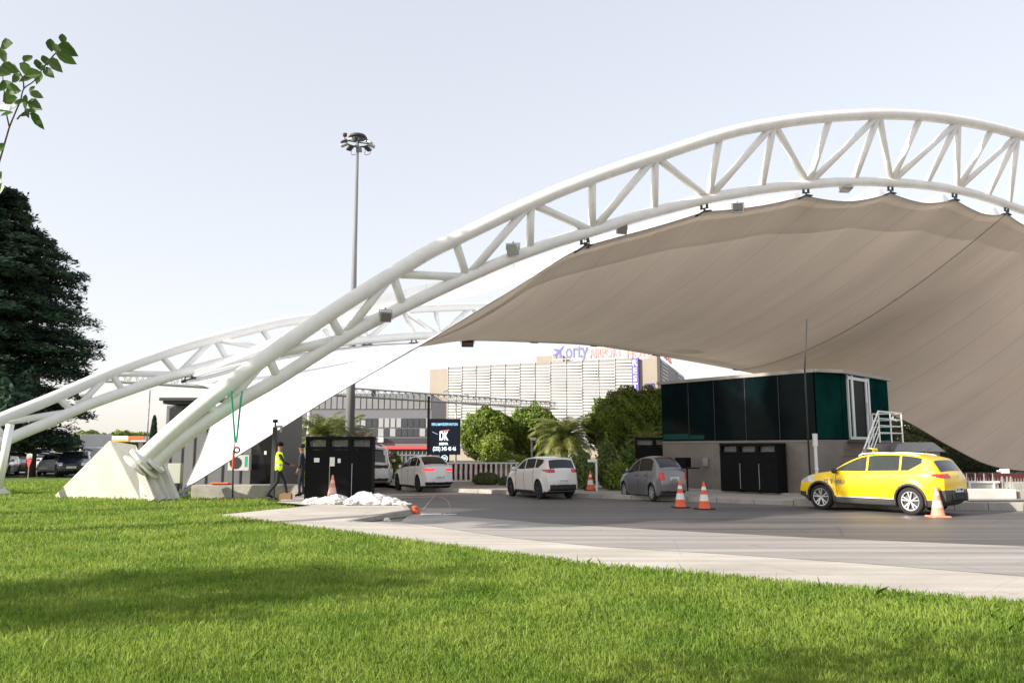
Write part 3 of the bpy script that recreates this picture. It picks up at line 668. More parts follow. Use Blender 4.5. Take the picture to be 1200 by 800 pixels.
# low kerb plinth in front
m_ = MB(); d0 = (P2-P1).normalized(); n0 = Vector((d0.y,-d0.x)); 
m_.prism([tuple(P1-d0*.2), tuple(P1-d0*.2+n0*.55), tuple(P2+n0*.5+d0*.3), tuple(P2b+Vector((.5,-.3))), tuple(P2b+Vector((.3,.3)))], .12, .19); tbc(m_,'plinth_step','kerb',bevel=.01)
# stairs to the door
st = thing('outside_stair','steel stair with white pipe handrails climbing to the glass door behind the taxi','stair', (R1(.3).x,R1(.3).y-2.2,0.1))
d1 = (P3-P2b).normalized(); n1 = Vector((d1.y,-d1.x)); 
pl0 = R1(.02)+n1*.1; 
tread = []
land = [R1(.12)+n1*.05, R1(.12)+n1*1.25, R1(.86)+n1*1.25, R1(.86)+n1*.05]
zl = 2.0
pm = MB(); lx0 = W(1013,545,28.2)
# landing in front of the door, steps run down along the wall towards the camera-left
La, Lb = R1(.07), R1(.56)
m_ = MB(); m_.prism([tuple(La+n1*.04),tuple(La+n1*1.1),tuple(Lb+n1*1.1),tuple(Lb+n1*.04)], 1.90,1.98); child(m_,'landing','dark',st,smooth=False)
M['stair_red'] = mat('rust_brown_steps', (.16,.08,.06), .7, var=.2)
for k in range(7):
    q = La - d1*(.02+.28*k); m_ = MB(); z = 1.98-.25*(k+1)
    m_.prism([tuple(q+n1*.10),tuple(q+n1*1.1),tuple(q-d1*.30+n1*1.1),tuple(q-d1*.30+n1*.10)], z-.05, z); child(m_,'tread','stair_red',st,smooth=False)
rail = MB()
def v3(p,z): return Vector((p.x,p.y,z))
o1 = n1*1.12
t0 = v3(La+o1,1.98); t1 = v3(Lb+o1,1.98); t2 = v3(Lb+n1*.1,1.98); b0 = v3(La-d1*2.0+o1,.20)
for h in (1.0,.76,.52,.28):
    H = Vector((0,0,h)); rail.tube([b0+H,t0+H,t1+H,t2+H],.028 if h==1 else .018,8)
for p in (b0,b0.lerp(t0,.5),t0,t0.lerp(t1,.5),t1,t2): rail.tube([p-Vector((0,0,.05)),p+Vector((0,0,1.0))],.026,8)
child(rail,'handrail','white_steel',st,smooth=False)
ap = MB(); a0_ = W(947,512,26.9); a1_ = W(945.5,374,26.9); ap.tube([(a0_.x,a0_.y,.15),(a0_.x,a0_.y,4.4),a1_],[.035,.03,.018],8)
o = ap.build('antenna_mast','dark',smooth=True); tag(o,'thin dark antenna rod rising from the toll office corner over the canopy','antenna')
# ================================================================== black guard booths
def booth(label, p, yaw, w, h, dd, nw, papers=(), group='black steel guard cabins'):
    t = thing('guard_cabin', label, 'cabin', p, yaw, group)
    m_ = MB(); hw = .30; zt_ = h
    n = nw; cell = w/n
    # lower panels
    for i in range(n):
        x0 = -w/2+i*cell
        m_.box((x0+cell/2,0,(h-hw-.14)/2+.04),(cell-.02,dd,h-hw-.14))
    m_.box((0,0,h-.05),(w+.02,dd+.03,.10))
    m_.box((0,0,h-hw-.05),(w+.015,dd+.02,.09))
    for i in range(n+1):
        x0 = -w/2+i*cell; m_.box((min(max(x0,-w/2+.035),w/2-.035),0,h/2),(.07 if i in (0,n) else .13,dd+.01,h))
    m_.build('cabin_frame','black',t,bevel=.006)
    for i in range(n):
        x0 = -w/2+i*cell+cell/2; g_ = MB(); g_.box((x0,-dd*.25,h-.1-(hw-.04)/2),(cell-.16,.012,hw-.06)); g_.build('window','cabin_glass',t)
    for i in range(1,n):
        g_ = MB(); g_.box((-w/2+i*cell+.075,-dd/2-.012,h*.32),(.018,.02,h*.52)); g_.build('edge_strip','grey_metal',t)
    for (x,z,a,c) in papers:
        g_ = MB(); g_.box((x,-dd/2-.02,z),(a,.006,c)); g_.build('paper_notice','white',t)
    return t
M['cabin_glass'] = mat('dusty_cabin_glass', (.22,.25,.24), .25, spec=.5, alpha=.55)
pc = G(395,586.5,.15)
booth('black steel guard cabin with three small windows, standing on the pavement behind the white bags', (pc.x,pc.y+.35,.15), R(2), 2.02, 1.93, .7, 3, [(-.66,1.22,.16,.13),(-.19,1.17,.15,.27),(.02,1.2,.09,.13)])
cc = P1.lerp(P2,.66); yaw_w = math.atan2(d0.y,d0.x)
q = P1.lerp(P2,.66)+n0*.42
cab = booth('black cabin standing close against the granite wall between the cones and the taxi', (q.x,q.y,.19), yaw_w, 2.35, 1.72, .6, 3)
q = W(764,560,33.5); booth('black cabin with two windows behind the silver car, left of the toll office', (q.x+.1,33.4,.13), R(-6), 1.55, 2.05, .6, 2)
# counter with a black screen box beside the silver car
t = thing('wall_counter','small black counter with a box on it beside the silver car','counter',(W(805,575,31).x,30.6,.13),yaw_w)
m_ = MB(); m_.box((0,-.1,.86),(.9,.4,.04)); m_.tube([(.05,-.15,0),(.05,-.15,.86)],.03,8); m_.build('counter_top','black',t); m_ = MB(); m_.box((-.18,-.1,1.07),(.5,.35,.36)); m_.build('screen_box','black',t,bevel=.01)
# grey cabinet left of black cabin
q = P1.lerp(P2,.49)+n0*.35; t = thing('ticket_post','narrow pale grey metal post box between the cone and the black cabin','post',(q.x,q.y,.19),yaw_w)
m_ = MB(); m_.box((0,0,.62),(.17,.2,.86)); m_.build('housing','alu',t,bevel=.01); m_ = MB(); m_.box((0,0,.1),(.2,.24,.2)); m_.box((0,-.01,.86),(.2,.22,.03)); m_.build('foot','dark',t)
m_ = MB(); m_.box((0,0,1.10),(.12,.15,.1)); m_.build('cap','alu',t)
# ================================================================== left guard building
lb = thing('guard_house','grey metal clad guard house with flat dark roof behind the pyramid footing','building',(-12.5,33,0))
def lbc(mb,name,m,**k): return child(mb,name,m,lb,smooth=False,**k)
M['clad'] = mat('grey_panels', (.17,.17,.18), .5, var=.1, stretch=(4,4,.2))
xa = W(193,500,33).x; xb = W(322,500,33).x
m_ = MB(); m_.box(((xa+xb)/2,35.2,1.75),(xb-xa,4.2,3.5)); lbc(m_,'wall','clad')
ra = W(184,465,32).x
m_ = MB(); m_.box(((ra+xb)/2+.1,35,3.72),(xb-ra+.2,5.6,.12)); m_.box(((ra+xb)/2+.1,35,3.60),(xb-ra,5.3,.14)); lbc(m_,'roof','dark')
m_ = MB(); 
for px in (200,214,228,243,262,283): x = W(px,500,33).x; m_.box((x,33.08,1.75),(.05,.03,3.4))
lbc(m_,'panel_joint','dark')
m_ = MB(); m_.box((W(256,500,33).x,33.07,2.6),(1.0,.03,1.1)); lbc(m_,'window','teal_glass')
m_ = MB(); m_.box((W(205,500,33).x,33.05,3.05),(.55,.05,.7)); lbc(m_,'window','glass_dark')
m_ = MB(); m_.box((W(313,500,33).x-.1,33.05,1.35),(1.05,.05,2.3)); lbc(m_,'door','glass_dark')
m_ = MB(); m_.box((W(311,532,33).x,33.0,1.55),(.10,.02,.15)); lbc(m_,'paper_notice','white')
def ac(px,py,Y,label):
    p = W(px,py,Y); t = thing('air_conditioner',label,'air conditioner',p,0,'air conditioner units on the guard house')
    m_ = MB(); m_.box((0,0,0),(.86,.3,.62)); m_.build('casing','alu',t,bevel=.015)
    m_ = MB(); m_.tube([(-.12,-.155,0),(-.12,-.165,0)],.24,24); m_.build('fan_grille','dark',t)
    m_ = MB(); m_.box((.30,-.155,.05),(.10,.01,.42)); m_.build('label_plate','green_web',t); return t
ac(281,542,32.5,'white outdoor air conditioner unit half hidden behind the white canopy tip')
t = thing('meter_cabinet','small pale green electric cabinet on the grass right of the pyramid','cabinet',(W(205,560,29.5).x,29.5,0)); 
M['cabinet_green'] = mat('pale_green_enamel', (.50,.52,.42), .5); 
m_ = MB(); m_.box((0,0,.82),(.48,.25,.72)); m_.build('box','cabinet_green',t,bevel=.01); m_ = MB(); m_.box((0,0,.23),(.3,.2,.46)); m_.build('leg','dark',t)
# low concrete wall
m_ = MB(); a = G(220,584,0); m_.box(((-10.9-6.75)/2,27.6,.24),(4.15,.7,.50)); o = m_.build('low_wall','concrete_dirty',bevel=.02); tag(o,'low stained concrete wall in front of the guard house','wall')
m_ = MB()
for k in range(14):
    x = W(250+k*1.4,568,27.5).x; m_.tube(catmull([(x,27.3,.52),(x+.05,27.25,.56),(x+.1,27.35,.515),(x+.16,27.3,.53)],3),.03,5)
o = m_.build('safety_net','orange'); tag(o,'crumpled orange netting lying on top of the low wall','netting')
m_ = MB()
for k in range(5):
    x = W(262+k*3.4,583,26.9).x; m_.tube(catmull([(x,26.6+.1*k%.2,.03),(x+.06,26.6,.06),(x+.12,26.7,.03)],3),.02,5)
o = m_.build('strap_end','orange'); tag(o,'orange strap end lying in the grass below the low wall','strap')
# ================================================================== grey office block far behind
ob = thing('office_building','long low grey office block with white window bands and a red stripe','building',(-18,92,0))
def obc(mb,name,m,**k): return child(mb,name,m,ob,smooth=False,**k)
M['obpanel'] = mat('silver_panel', (.28,.28,.29), .45, var=.1, vscale=.4); M['obdark'] = mat('grey_band', (.20,.20,.22), .6); M['obwin'] = mat('office_glass', (.07,.075,.085), .2, spec=.5)
M['blind'] = mat('pale_blind',(.42,.43,.44),.5); M['obred'] = mat('red_band', (.65,.10,.10), .5)
Yo = 88.; X0 = W(325,500,Yo).x; X1 = W(505.5,500,Yo).x; zz = lambda y: W(450,y,Yo).z
m_ = MB(); m_.box(((X0+X1)/2,Yo+10,zz(461)/2),(X1-X0,20,zz(461))); obc(m_,'wall','obdark')
m_ = MB(); nP = 26
for k in range(nP):
    x = X0+(k+.5)*(X1-X0)/nP
    m_.box((x,Yo-.06,(zz(462)+zz(479))/2),((X1-X0)/nP-.12,.1,zz(462)-zz(479)))
obc(m_,'cladding_panel','obpanel')
m_ = MB(); m2 = MB(); rr = random.Random(3)
def wbox(c_,s_,white):
    w_ = MB(); w_.box(c_,s_); obc(w_,'blind_window' if white else 'window','blind' if white else 'obwin')
for k in range(nP):
    x = X0+(k+.5)*(X1-X0)/nP; wd = (X1-X0)/nP-.16
    wbox((x,Yo-.05,(zz(490)+zz(500.5))/2),(wd,.08,zz(490)-zz(500.5)),rr.random()<.72)
    if k>12: wbox((x,Yo-.05,(zz(502)+zz(511))/2),(wd+.1,.08,zz(502)-zz(511)),rr.random()>.75)
    else: m2.box((x,Yo-.05,(zz(502)+zz(511))/2),((X1-X0)/nP,.08,zz(502)-zz(511)))
    m2.box((x,Yo-.05,(zz(513)+zz(518.5))/2),((X1-X0)/nP,.08,zz(513)-zz(518.5)))
obc(m2,'ribbon_window','obwin')
m_ = MB(); xr = W(448,525,Yo).x; m_.box(((xr+X1)/2,Yo-.3,(zz(522)+zz(526))/2),(X1-xr,.6,zz(522)-zz(526))); obc(m_,'red_stripe','obred')
m_ = MB(); m_.box(((xr+X1)/2,Yo-.1,zz(528)/2),(X1-xr,.2,zz(528))); obc(m_,'ground_floor','obwin')
m_ = MB()
for k in range(12): m_.box((xr+k*(X1-xr)/12,Yo-.25,zz(528)/2),(.08,.1,zz(528)))
m_.box(((xr+X1)/2,Yo-.25,zz(533)),(X1-xr,.1,.1)); obc(m_,'fence_bar','grey_metal')
m_ = MB(); m_.box((W(447,515,Yo).x,Yo-.4,(zz(512)+zz(518))/2),(.6,.5,zz(512)-zz(518))); obc(m_,'white_box','white')
# ================================================================== hotel
ht = thing('hotel_building','big beige hotel clad in white horizontal louvres with a rooftop sign','building',(3,112,0))
def htc(mb,name,m,**k): return child(mb,name,m,ht,smooth=False,**k)
H0 = W(503,500,124); H1 = W(775,500,108); H2 = W(803,500,136)
hA = Vector((H0.x,124)); hB = Vector((H1.x,108)); hC = Vector((H2.x,136)); ztop = W(742,421.5,110.2).z
hp = lambda f: hA.lerp(hB,f)
def fpx(px):                       # fraction along the front for a pixel column
    u = (px-600)/FPX; # solve x = u*y on the line
    dx, dy = hB.x-hA.x, hB.y-hA.y
    return (u*hA.y-hA.x)/(dx-u*dy)
m_ = MB(); m_.prism([tuple(hA),tuple(hB),tuple(hC),tuple(hC+Vector((-30,12))),tuple(hA+Vector((6,30)))], 0, ztop); htc(m_,'wall','plaster')
f0, f1 = fpx(526), fpx(742)
m_ = MB(); m_.mi = 0; quadwall(m_, hp(f0), hp(f1), 2.0, ztop+.15, t=.25); htc(m_,'screen_backing','louver_back')
m_ = MB(); nl = 27; ncol = 12; rr = random.Random(4)
hd = (hB-hA).normalized(); hn = Vector((hd.y,-hd.x))
for c_ in range(ncol):
    fa = f0+(f1-f0)*c_/ncol; fb_ = f0+(f1-f0)*(c_+1)/ncol
    for k in range(nl):
        z = 2.2+k*(ztop-2.2)/nl + (.06 if c_%2 else -.02)
        amp = .03+.13*(.5+.5*math.sin(k*.7+c_*1.9)); 
        a_ = hp(fa+.0004)+hn*.26; b2 = hp(fb_-.0004)+hn*(.27+amp)
        P = [(a_.x,a_.y,z),(b2.x,b2.y,z-.10),(b2.x,b2.y,z+.16),(a_.x,a_.y,z+.24)]; Q = [(p[0]+hn.x*.05,p[1]+hn.y*.05,p[2]) for p in P]
        m_.add(P+Q, [(3,2,1,0),(4,5,6,7),(0,1,5,4),(1,2,6,5),(2,3,7,6),(3,0,4,7)])
lv = htc(m_,'louvre_screen','louver')
m_ = MB()
for c_ in range(ncol+1):
    f = f0+(f1-f0)*c_/ncol; quadwall(m_, hp(f-.0009), hp(f+.0009), 2, ztop+.2, t=.40)
htc(m_,'screen_post','louver')
# right flank louvres
for fa,fb_ in ((.02,.22),(.62,.95)):
    m_ = MB(); quadwall(m_, hB.lerp(hC,fa), hB.lerp(hC,fb_), 4.5, ztop-.1, t=.12)
    for k in range(20):
        z = 5+k*.5
        if z<ztop-.3: quadwall(m_, hB.lerp(hC,fa), hB.lerp(hC,fb_), z, z+.22, t=.3)
    htc(m_,'flank_louvre','louver')
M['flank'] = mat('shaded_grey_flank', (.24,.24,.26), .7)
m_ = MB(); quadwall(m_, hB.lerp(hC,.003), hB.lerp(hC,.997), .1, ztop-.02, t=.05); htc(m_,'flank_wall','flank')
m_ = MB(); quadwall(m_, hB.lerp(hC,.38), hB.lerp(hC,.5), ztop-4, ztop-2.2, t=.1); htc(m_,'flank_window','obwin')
m_ = MB(); quadwall(m_, hp(fpx(771.5)), hp(fpx(775)), 1, ztop+1.0, t=.3); htc(m_,'corner_post','dark')
# rooftop volume and vertical banner
m_ = MB(); a = hp(fpx(630)); m_.prism([tuple(a+Vector((0,4))),tuple(hp(fpx(662))+Vector((0,4))),tuple(hp(fpx(662))+Vector((2,12))),tuple(a+Vector((2,12)))], ztop, ztop+1.6); htc(m_,'roof_room','plaster')
m_ = MB(); quadwall(m_, hp(fpx(742.3)), hp(fpx(750)), 3, ztop+.1, t=.6); bn = htc(m_,'vertical_banner','letter_blue')
yh = math.atan2(hd.y,hd.x)
ltp = hp(fpx(746.3))+hn*.64
for k,ch in enumerate('RESTORAN'):
    t_ = text_mesh('banner_letter', ch, 1.15, 'white', None, .03, (ltp.x,ltp.y,ztop-.62-k*1.08), (math.pi/2,0,yh), bold=.03); t_.parent = ht; t_.matrix_parent_inverse = Matrix.Translation(ht.location).inverted()
# roof sign
rs = thing('roof_sign','hotel roof sign with a purple plane and red letters on a white lattice','sign',(hp(fpx(690)).x,hp(fpx(690)).y,ztop))
def rsc(o): o.parent = rs; o.matrix_parent_inverse = Matrix.Translation(rs.location).inverted(); return o
sA, sB = fpx(648), fpx(771)
fr_ = MB()
for z in (.15,.55,1.9): a = hp(sA)+hn*.0; c = hp(sB)+hn*.0; fr_.bar((a.x,a.y,ztop+z),(c.x,c.y,ztop+z),.07)
for k in range(24): p = hp(sA+(sB-sA)*k/23); fr_.bar((p.x,p.y,ztop),(p.x,p.y,ztop+1.9),.05); fr_.bar((p.x,p.y+1.2,ztop),(p.x,p.y,ztop+1.5),.04)
rsc(fr_.build('lattice','white_steel'))
def sgn(name,txt,px,py,h,m,wpx):
    p = hp(fpx(px))+hn*.15; z = W(px,py,p.y).z; wd = wpx/FPX*p.y/ math.cos(yh)
    return rsc(text_mesh(name, txt, h, m, None, .08, (p.x,p.y,z), (math.pi/2,0,yh), width=wd, bold=.02))
sgn('lettering_orty','orty',676.5,411.5,3.0,'letter_grey',25)
sgn('lettering_airport','AIRPORT',711,413.5,1.9,'letter_red',36)
sgn('lettering_hotel','HOTEL',753,413.5,1.9,'letter_red',32)
# plane emblem: fuselage, wings and tail as one cut-out plate
pp = hp(fpx(655))+hn*.15; zc = W(655,413,pp.y).z
plane = [(1.0,.95),(.80,.95),(.25,.45),(-.75,.62),(-.85,.48),(-.15,.10),(-.50,-.25),(-.85,-.20),(-.95,-.32),(-.55,-.52),(-.35,-.95),(-.22,-.85),(-.18,-.50),(.10,-.12),(.40,-.85),(.55,-.72),(.45,.25),(.95,.78)]
m_ = MB(); n_ = len(plane); ss = .95
P = [(pp.x+hd.x*x*ss, pp.y+hd.y*x*ss, zc+z*ss) for x,z in plane]; Q = [(p[0]-hn.x*.1,p[1]-hn.y*.1,p[2]) for p in P]
m_.add(P+Q, [tuple(range(n_)),tuple(range(2*n_-1,n_-1,-1))]+[(i,(i+1)%n_,n_+(i+1)%n_,n_+i) for i in range(n_)]); rsc(m_.build('plane_emblem','letter_blue'))
d2 = (hC-hB).normalized(); y2 = math.atan2(d2.y,d2.x); p = hB.lerp(hC,.3)
rsc(text_mesh('lettering_side','HOTEL',2.6,'letter_red',None,.08,(p.x,p.y,ztop+1.3),(math.pi/2,0,y2)))
p = hp(fpx(762))+hn*.1; rsc(text_mesh('lettering_lower','HOTEL',1.0,'letter_blue',None,.04,(p.x,p.y,W(762,452,p.y).z),(math.pi/2,0,yh),width=13/FPX*p.y))
# ================================================================== petrol station canopy far left
gs = thing('station_canopy','far filling station roof edged in white, yellow and red seen over the pyramid','canopy',(-75,150,0))
M['sh_y'] = mat('yellow_fascia',(.85,.55,.02),.5); M['sh_r'] = mat('orange_red_fascia',(.60,.14,.03),.5)
Yg = 120
def seg_(px0,px1,y0,y1,m,nm):
    a = W(px0,y0,Yg); c = W(px1,y1,Yg); m_ = MB(); m_.box(((a.x+c.x)/2,Yg+ (0 if nm!='fascia_base' else 4),(a.z+c.z)/2),(c.x-a.x,.3 if nm!='fascia_base' else 8,a.z-c.z)); child(m_,nm,m,gs,smooth=False)
seg_(99,170,510.8,517.3,'white','fascia_base')
for a,c,m in ((101,119,'white'),(119,131,'sh_y'),(131,151,'white'),(151,169,'sh_r')): seg_(a,c,510.5,514.6,m,'fascia_panel')
seg_(101,151,514.7,516.8,'sh_y','fascia_stripe')
for px in (105,140,165): 
    m_ = MB(); a = W(px,520,Yg+4); m_.box((a.x,Yg+4,a.z/2),(.5,.5,a.z+.5)); child(m_,'column','white',gs,smooth=False)
# ================================================================== poles, gantry, signs
Ym = 50.; t = thing('high_mast','tall tapering floodlight mast rising behind the arches','light mast',(W(410,500,Ym).x,Ym,0))
bx = 0; top = W(420.5,166,Ym); H_ = top.z
m_ = MB(); m_.tube([(0,0,0),(0,0,H_*.32),(0,0,H_*.65),(0,0,H_)],[.33,.25,.155,.085],16); m_.build('mast_pole','mast_grey',t,smooth=True)
m_ = MB(); m_.lathe([(.05,-.08),(.52,-.07),(.62,.0),(.52,.15),(.25,.20),(.05,.21)],(0,0,H_+.26),20); m_.build('crown_cap','dark',t,smooth=True)
m_ = MB(); m_.tube([(.80*math.cos(a),.80*math.sin(a),H_-.05) for a in np.linspace(0,2*math.pi,21)[:-1]],.06,6,closed=True)
for k in range(4): a = k*math.pi/2+.4; m_.bar((0,0,H_-.05),(.80*math.cos(a),.80*math.sin(a),H_-.05),.06)
m_.build('lamp_ring','dark',t)
for k in range(9):
    a = k*2*math.pi/9+.25; m_ = MB(); c = (.92*math.cos(a),.92*math.sin(a),H_-.20); m_.box(c,(.46,.36,.13),rz=a,ry=R(20)); m_.build('lamp_head','dark' if k%2 else 'grey_metal',t,bevel=.03)
m_ = MB(); m_.tube([(-.88,.1,H_),(-.88,.1,H_+.42)],.03,6); m_.lathe([(.02,-.15),(.14,-.1),(.14,.1),(.02,.15)],(-.88,.1,H_+.5),10); m_.build('warning_lamp','darkred',t)
for s in (-.35,.55):
    m_ = MB(); m_.tube(catmull([(s,.2,H_-.2),(s-.1,.2,H_-.8),(s+.25,.2,H_-.75),(s+.2,.2,H_-.3)],4),.02,5); m_.build('cable_loop','dark',t)
t['label'] = 'tall tapering floodlight mast rising behind the arches'
# secondary poles
def pole(px,ytop,ybase,Y,r,label,m='pole_grey',cat='pole'):
    a = W(px,ytop,Y); m_ = MB(); m_.tube([(a.x,Y,0),(a.x,Y,a.z)],[r,r*.85],12); o = m_.build('steel_pole',m,smooth=True); return tag(o,label,cat)
pole(363.5,462,560,52,.17,'plain grey steel pole left of the high mast, behind the black cabin')
pole(176,457,530,60,.05,'hair thin tall pole left of the guard house')
# gantry
gt = thing('sign_gantry','long thin lattice gantry crossing above the road, behind the arches','gantry',W(617,477,66))
gA = W(118,446.8,41); gB = W(650,479.2,70)
def gp(f,dz): 
    # straight in plan and level
    X = gA.x+(gB.x-gA.x)*f; Y = gA.y+(gB.y-gA.y)*f; return Vector((X,Y,5.2+dz))
m_ = MB(); off_ = Vector((.3,-.27,0))
for o2,dz in ((Vector((0,0,0)),0),(off_,.0),(off_*.5,.55)): m_.tube([gp(0,dz)+o2,gp(1,dz)+o2],.055,6)
n_ = 60
for k in range(n_):
    m_.tube([gp(k/n_,0),gp((k+.5)/n_,.55)+off_*.5,gp((k+1)/n_,0)],.022,5,cap=False)
    m_.tube([gp(k/n_,0)+off_,gp((k+.5)/n_,.55)+off_*.5,gp((k+1)/n_,0)+off_],.022,5,cap=False)
child(m_,'lattice_beam','grey_metal',gt)
m_ = MB(); a = W(617,480,66); m_.tube([(a.x,66,0),(a.x,66,5.15)],.20,14); child(m_,'column','pole_grey',gt)
m_ = MB(); f_=.47; a = gp(f_,0); m_.box((a.x,a.y,5.5),(.25,.25,.5)); child(m_,'camera_box','dark',gt,smooth=False)
# LED board
Yb = 44.; a = W(504,491.5,Yb); c = W(538,531.5,Yb)
lbd = thing('advertising_screen','dark LED advertising screen with white lettering beside the grey office block','screen',((a.x+c.x)/2,Yb,0))
wz = a.z-c.z; wx = c.x-a.x; zc = (a.z+c.z)/2
M['led'] = mat('led_navy',(.008,.011,.025),.4, emit=(.02,.03,.07), es=.12); M['led_w'] = mat('led_white',(.8,.85,.9),.5,emit=(.75,.88,1),es=.75); M['led_r'] = mat('led_red',(.8,.2,.15),.5,emit=(.9,.2,.12),es=.5); M['led_b'] = mat('led_lightblue',(.4,.7,.85),.5,emit=(.35,.65,.85),es=.6)
m_ = MB(); m_.box((0,.16,zc),(wx+.10,.3,wz+.10)); m_.build('casing','dark',lbd)
m_ = MB(); m_.box((0,0,zc),(wx,.02,wz)); m_.build('screen_face','led',lbd)
text_mesh('screen_text','REKLAM REZERVASYON',.2,'led_b',lbd,.004,(0,-.02,zc+wz*.36),width=wx*.88,bold=.004)
text_mesh('screen_text','DK',.66,'led_w',lbd,.004,(-.05,-.02,zc+wz*.01),width=wx*.30,bold=.025)
text_mesh('screen_text','MEDYA',.17,'led_w',lbd,.004,(-.05,-.02,zc-wz*.21),width=wx*.30,bold=.008)
text_mesh('screen_text','(232) 345 45 46',.30,'led_w',lbd,.004,(0,-.02,zc-wz*.355),width=wx*.78,bold=.006)
m_ = MB(); m_.bar((-.22,-.02,zc+wz*.165),(.26,-.02,zc+wz*.195),.01,.05); m_.build('screen_accent','led_r',lbd)
m_ = MB(); m_.bar((-.68,-.02,zc+wz*.14),(-.38,-.02,zc+wz*.07),.01,.02); m_.build('screen_accent','led_b',lbd)
m_ = MB(); m_.box((0,.15,zc-wz/2-.25),(wx*.32,.25,.45)); m_.tube([(0,.2,0),(0,.2,zc-wz/2)],.10,10); m_.build('stand','dark',lbd)
m_ = MB(); m_.tube([(.17*math.cos(q),.0,zc-wz/2-.25+.17*math.sin(q)) for q in np.linspace(0,2*math.pi,19)[:-1]],.014,5,closed=True); m_.build('ring_logo','led_w',lbd)
text_mesh('screen_text','DK',.17,'led_w',lbd,.004,(0,.0,zc-wz/2-.25),bold=.006)
m_ = MB(); m_.box((W(501.5,510,Yb).x-lbd.location.x,.2,zc+.2),(.12,.2,wz+2.2)); m_.build('side_post','dark',lbd)
# street lamp
Yl = 60; a = W(534.5,465,Yl); t = thing('street_lamp','double armed street lamp in front of the hotel, left of the round trees','street lamp',(a.x,Yl,0))
m_ = MB(); m_.tube([(0,0,0),(0,0,a.z)],[.09,.06],8); m_.build('lamp_pole','pole_grey',t,smooth=True)
m_ = MB(); m_.tube(catmull([(0,0,a.z-.1),(-.35,0,a.z+.15),(-.7,0,a.z+.35)],4),.035,6); m_.tube(catmull([(0,0,a.z-.1),(.3,0,a.z+.15),(.6,0,a.z+.1)],4),.035,6); m_.build('lamp_arm','pole_grey',t)
for s in ((-.8,.45),(.75,.2)):
    m_ = MB(); m_.box((s[0],0,a.z+s[1]),(.4,.18,.1),ry=-.3*(1 if s[0]<0 else -1)); m_.build('lamp_head','grey_metal',t,bevel=.02)
# balustrade between the lanes
Yr = 37.; xa = W(525,560,Yr).x; xb = W(607,560,Yr).x
bl = thing('balustrade','pale railing with red painted slats between the white sedan and the white hatchback','railing',(xa,Yr,.13))
m_ = MB(); L_ = xb-xa; m_.box((L_/2,0,.93),(L_+.1,.16,.07)); m_.box((L_/2,0,.12),(L_,.12,.06)); m_.build('rail','white_steel_b',bl,bevel=.01)
nb_ = 14
for k in range(nb_):
    x = .12+k*(L_-.2)/(nb_-1); m_ = MB(); m_.lathe([(.06,.10),(.045,.25),(.07,.5),(.045,.75),(.06,.9)],(x,0,0),8); m_.build('baluster','white_steel_b',bl,smooth=True)
    if k<nb_-1:
        m_ = MB(); m_.box((x+.12,.10,.52),(.11,.03,.74)); m_.build('slat','darkred' if k<9 else 'wood',bl)
# cones
def cone_proto(label, m='orange', group='traffic cones'):
    t = thing('traffic_cone',label,'traffic cone',(0,0,0),0,group)
    m_ = MB(); m_.lathe([(.185,.03),(.165,.05),(.13,.24),(.094,.42),(.07,.545),(.050,.64),(.028,.76),(.022,.78),(.0,.78)],n=24,cap=False); m_.build('cone_body',m,t,smooth=True)
    for z0,z1,r0,r1 in ((.24,.42,.133,.097),(.545,.64,.073,.053)):
        m_ = MB(); m_.lathe([(r0,z0),(r1,z1)],n=24,cap=False); m_.build('reflective_band','cone_white' if m=='orange' else 'cone_pale',t,smooth=True)
    m_ = MB(); m_.prism([(.24,-.2),(.24,.2),(.2,.24),(-.2,.24),(-.24,.2),(-.24,-.2),(-.2,-.24),(.2,-.24)],0,.035); m_.build('cone_base','plastic_black' if m=='orange' else m,t,bevel=.005)
    return t
M['cone_pale'] = mat('worn_cone_band',(.80,.55,.47),.6)
c0 = cone_proto('orange cone with white bands, left one of the pair in front of the toll office'); p = G(797.5,594.5); c0.location = (p.x,p.y,0)
c1 = copy_tree(c0); p = G(825.5,596.5); c1.location = (p.x,p.y,0); c1['label'] = 'orange cone with white bands, right one of the pair in front of the toll office'; c1.rotation_euler.z = .4
c2 = cone_proto('faded pinkish cone standing beside the rear bumper of the yellow taxi','orange_faded'); p = G(1099.5,605.5); c2.location = (p.x,p.y,0)
c3 = copy_tree(c0); p = G(692,574.5,.13); c3.location = (p.x,p.y,.13); c3['label'] = 'orange cone on the far kerb beside the bushes'; c3.scale = (.95,)*3
c4 = copy_tree(c2); p = G(397,585,.15); c4.location = (p.x,pc.y-.32,.15); c4['label'] = 'worn cone standing in front of the black cabin behind the white bags'
# barrier gate posts
t = thing('gate_post','slim white post with a short arm standing on the far kerb beside the cone','post',(W(699,575,30.5).x,30.4,.13)); m_ = MB(); m_.tube([(0,0,0),(0,0,1.15)],.04,10); m_.build('post_tube','white',t); m_ = MB(); m_.box((-.16,0,1.13),(.34,.12,.10)); m_.box((-.12,0,1.22),(.10,.1,.1)); m_.build('post_head','white',t,bevel=.01)
t = thing('lamp_post','slim grey bollard lamp in front of the palm','post',(W(623,530,45).x,45,0)); h_ = W(623,514,45).z; m_ = MB(); m_.tube([(0,0,0),(0,0,h_)],.05,8); m_.build('post_tube','grey_metal',t); m_ = MB(); m_.box((.08,0,h_),(.35,.2,.16)); m_.build('lamp_head','white',t,bevel=.02)
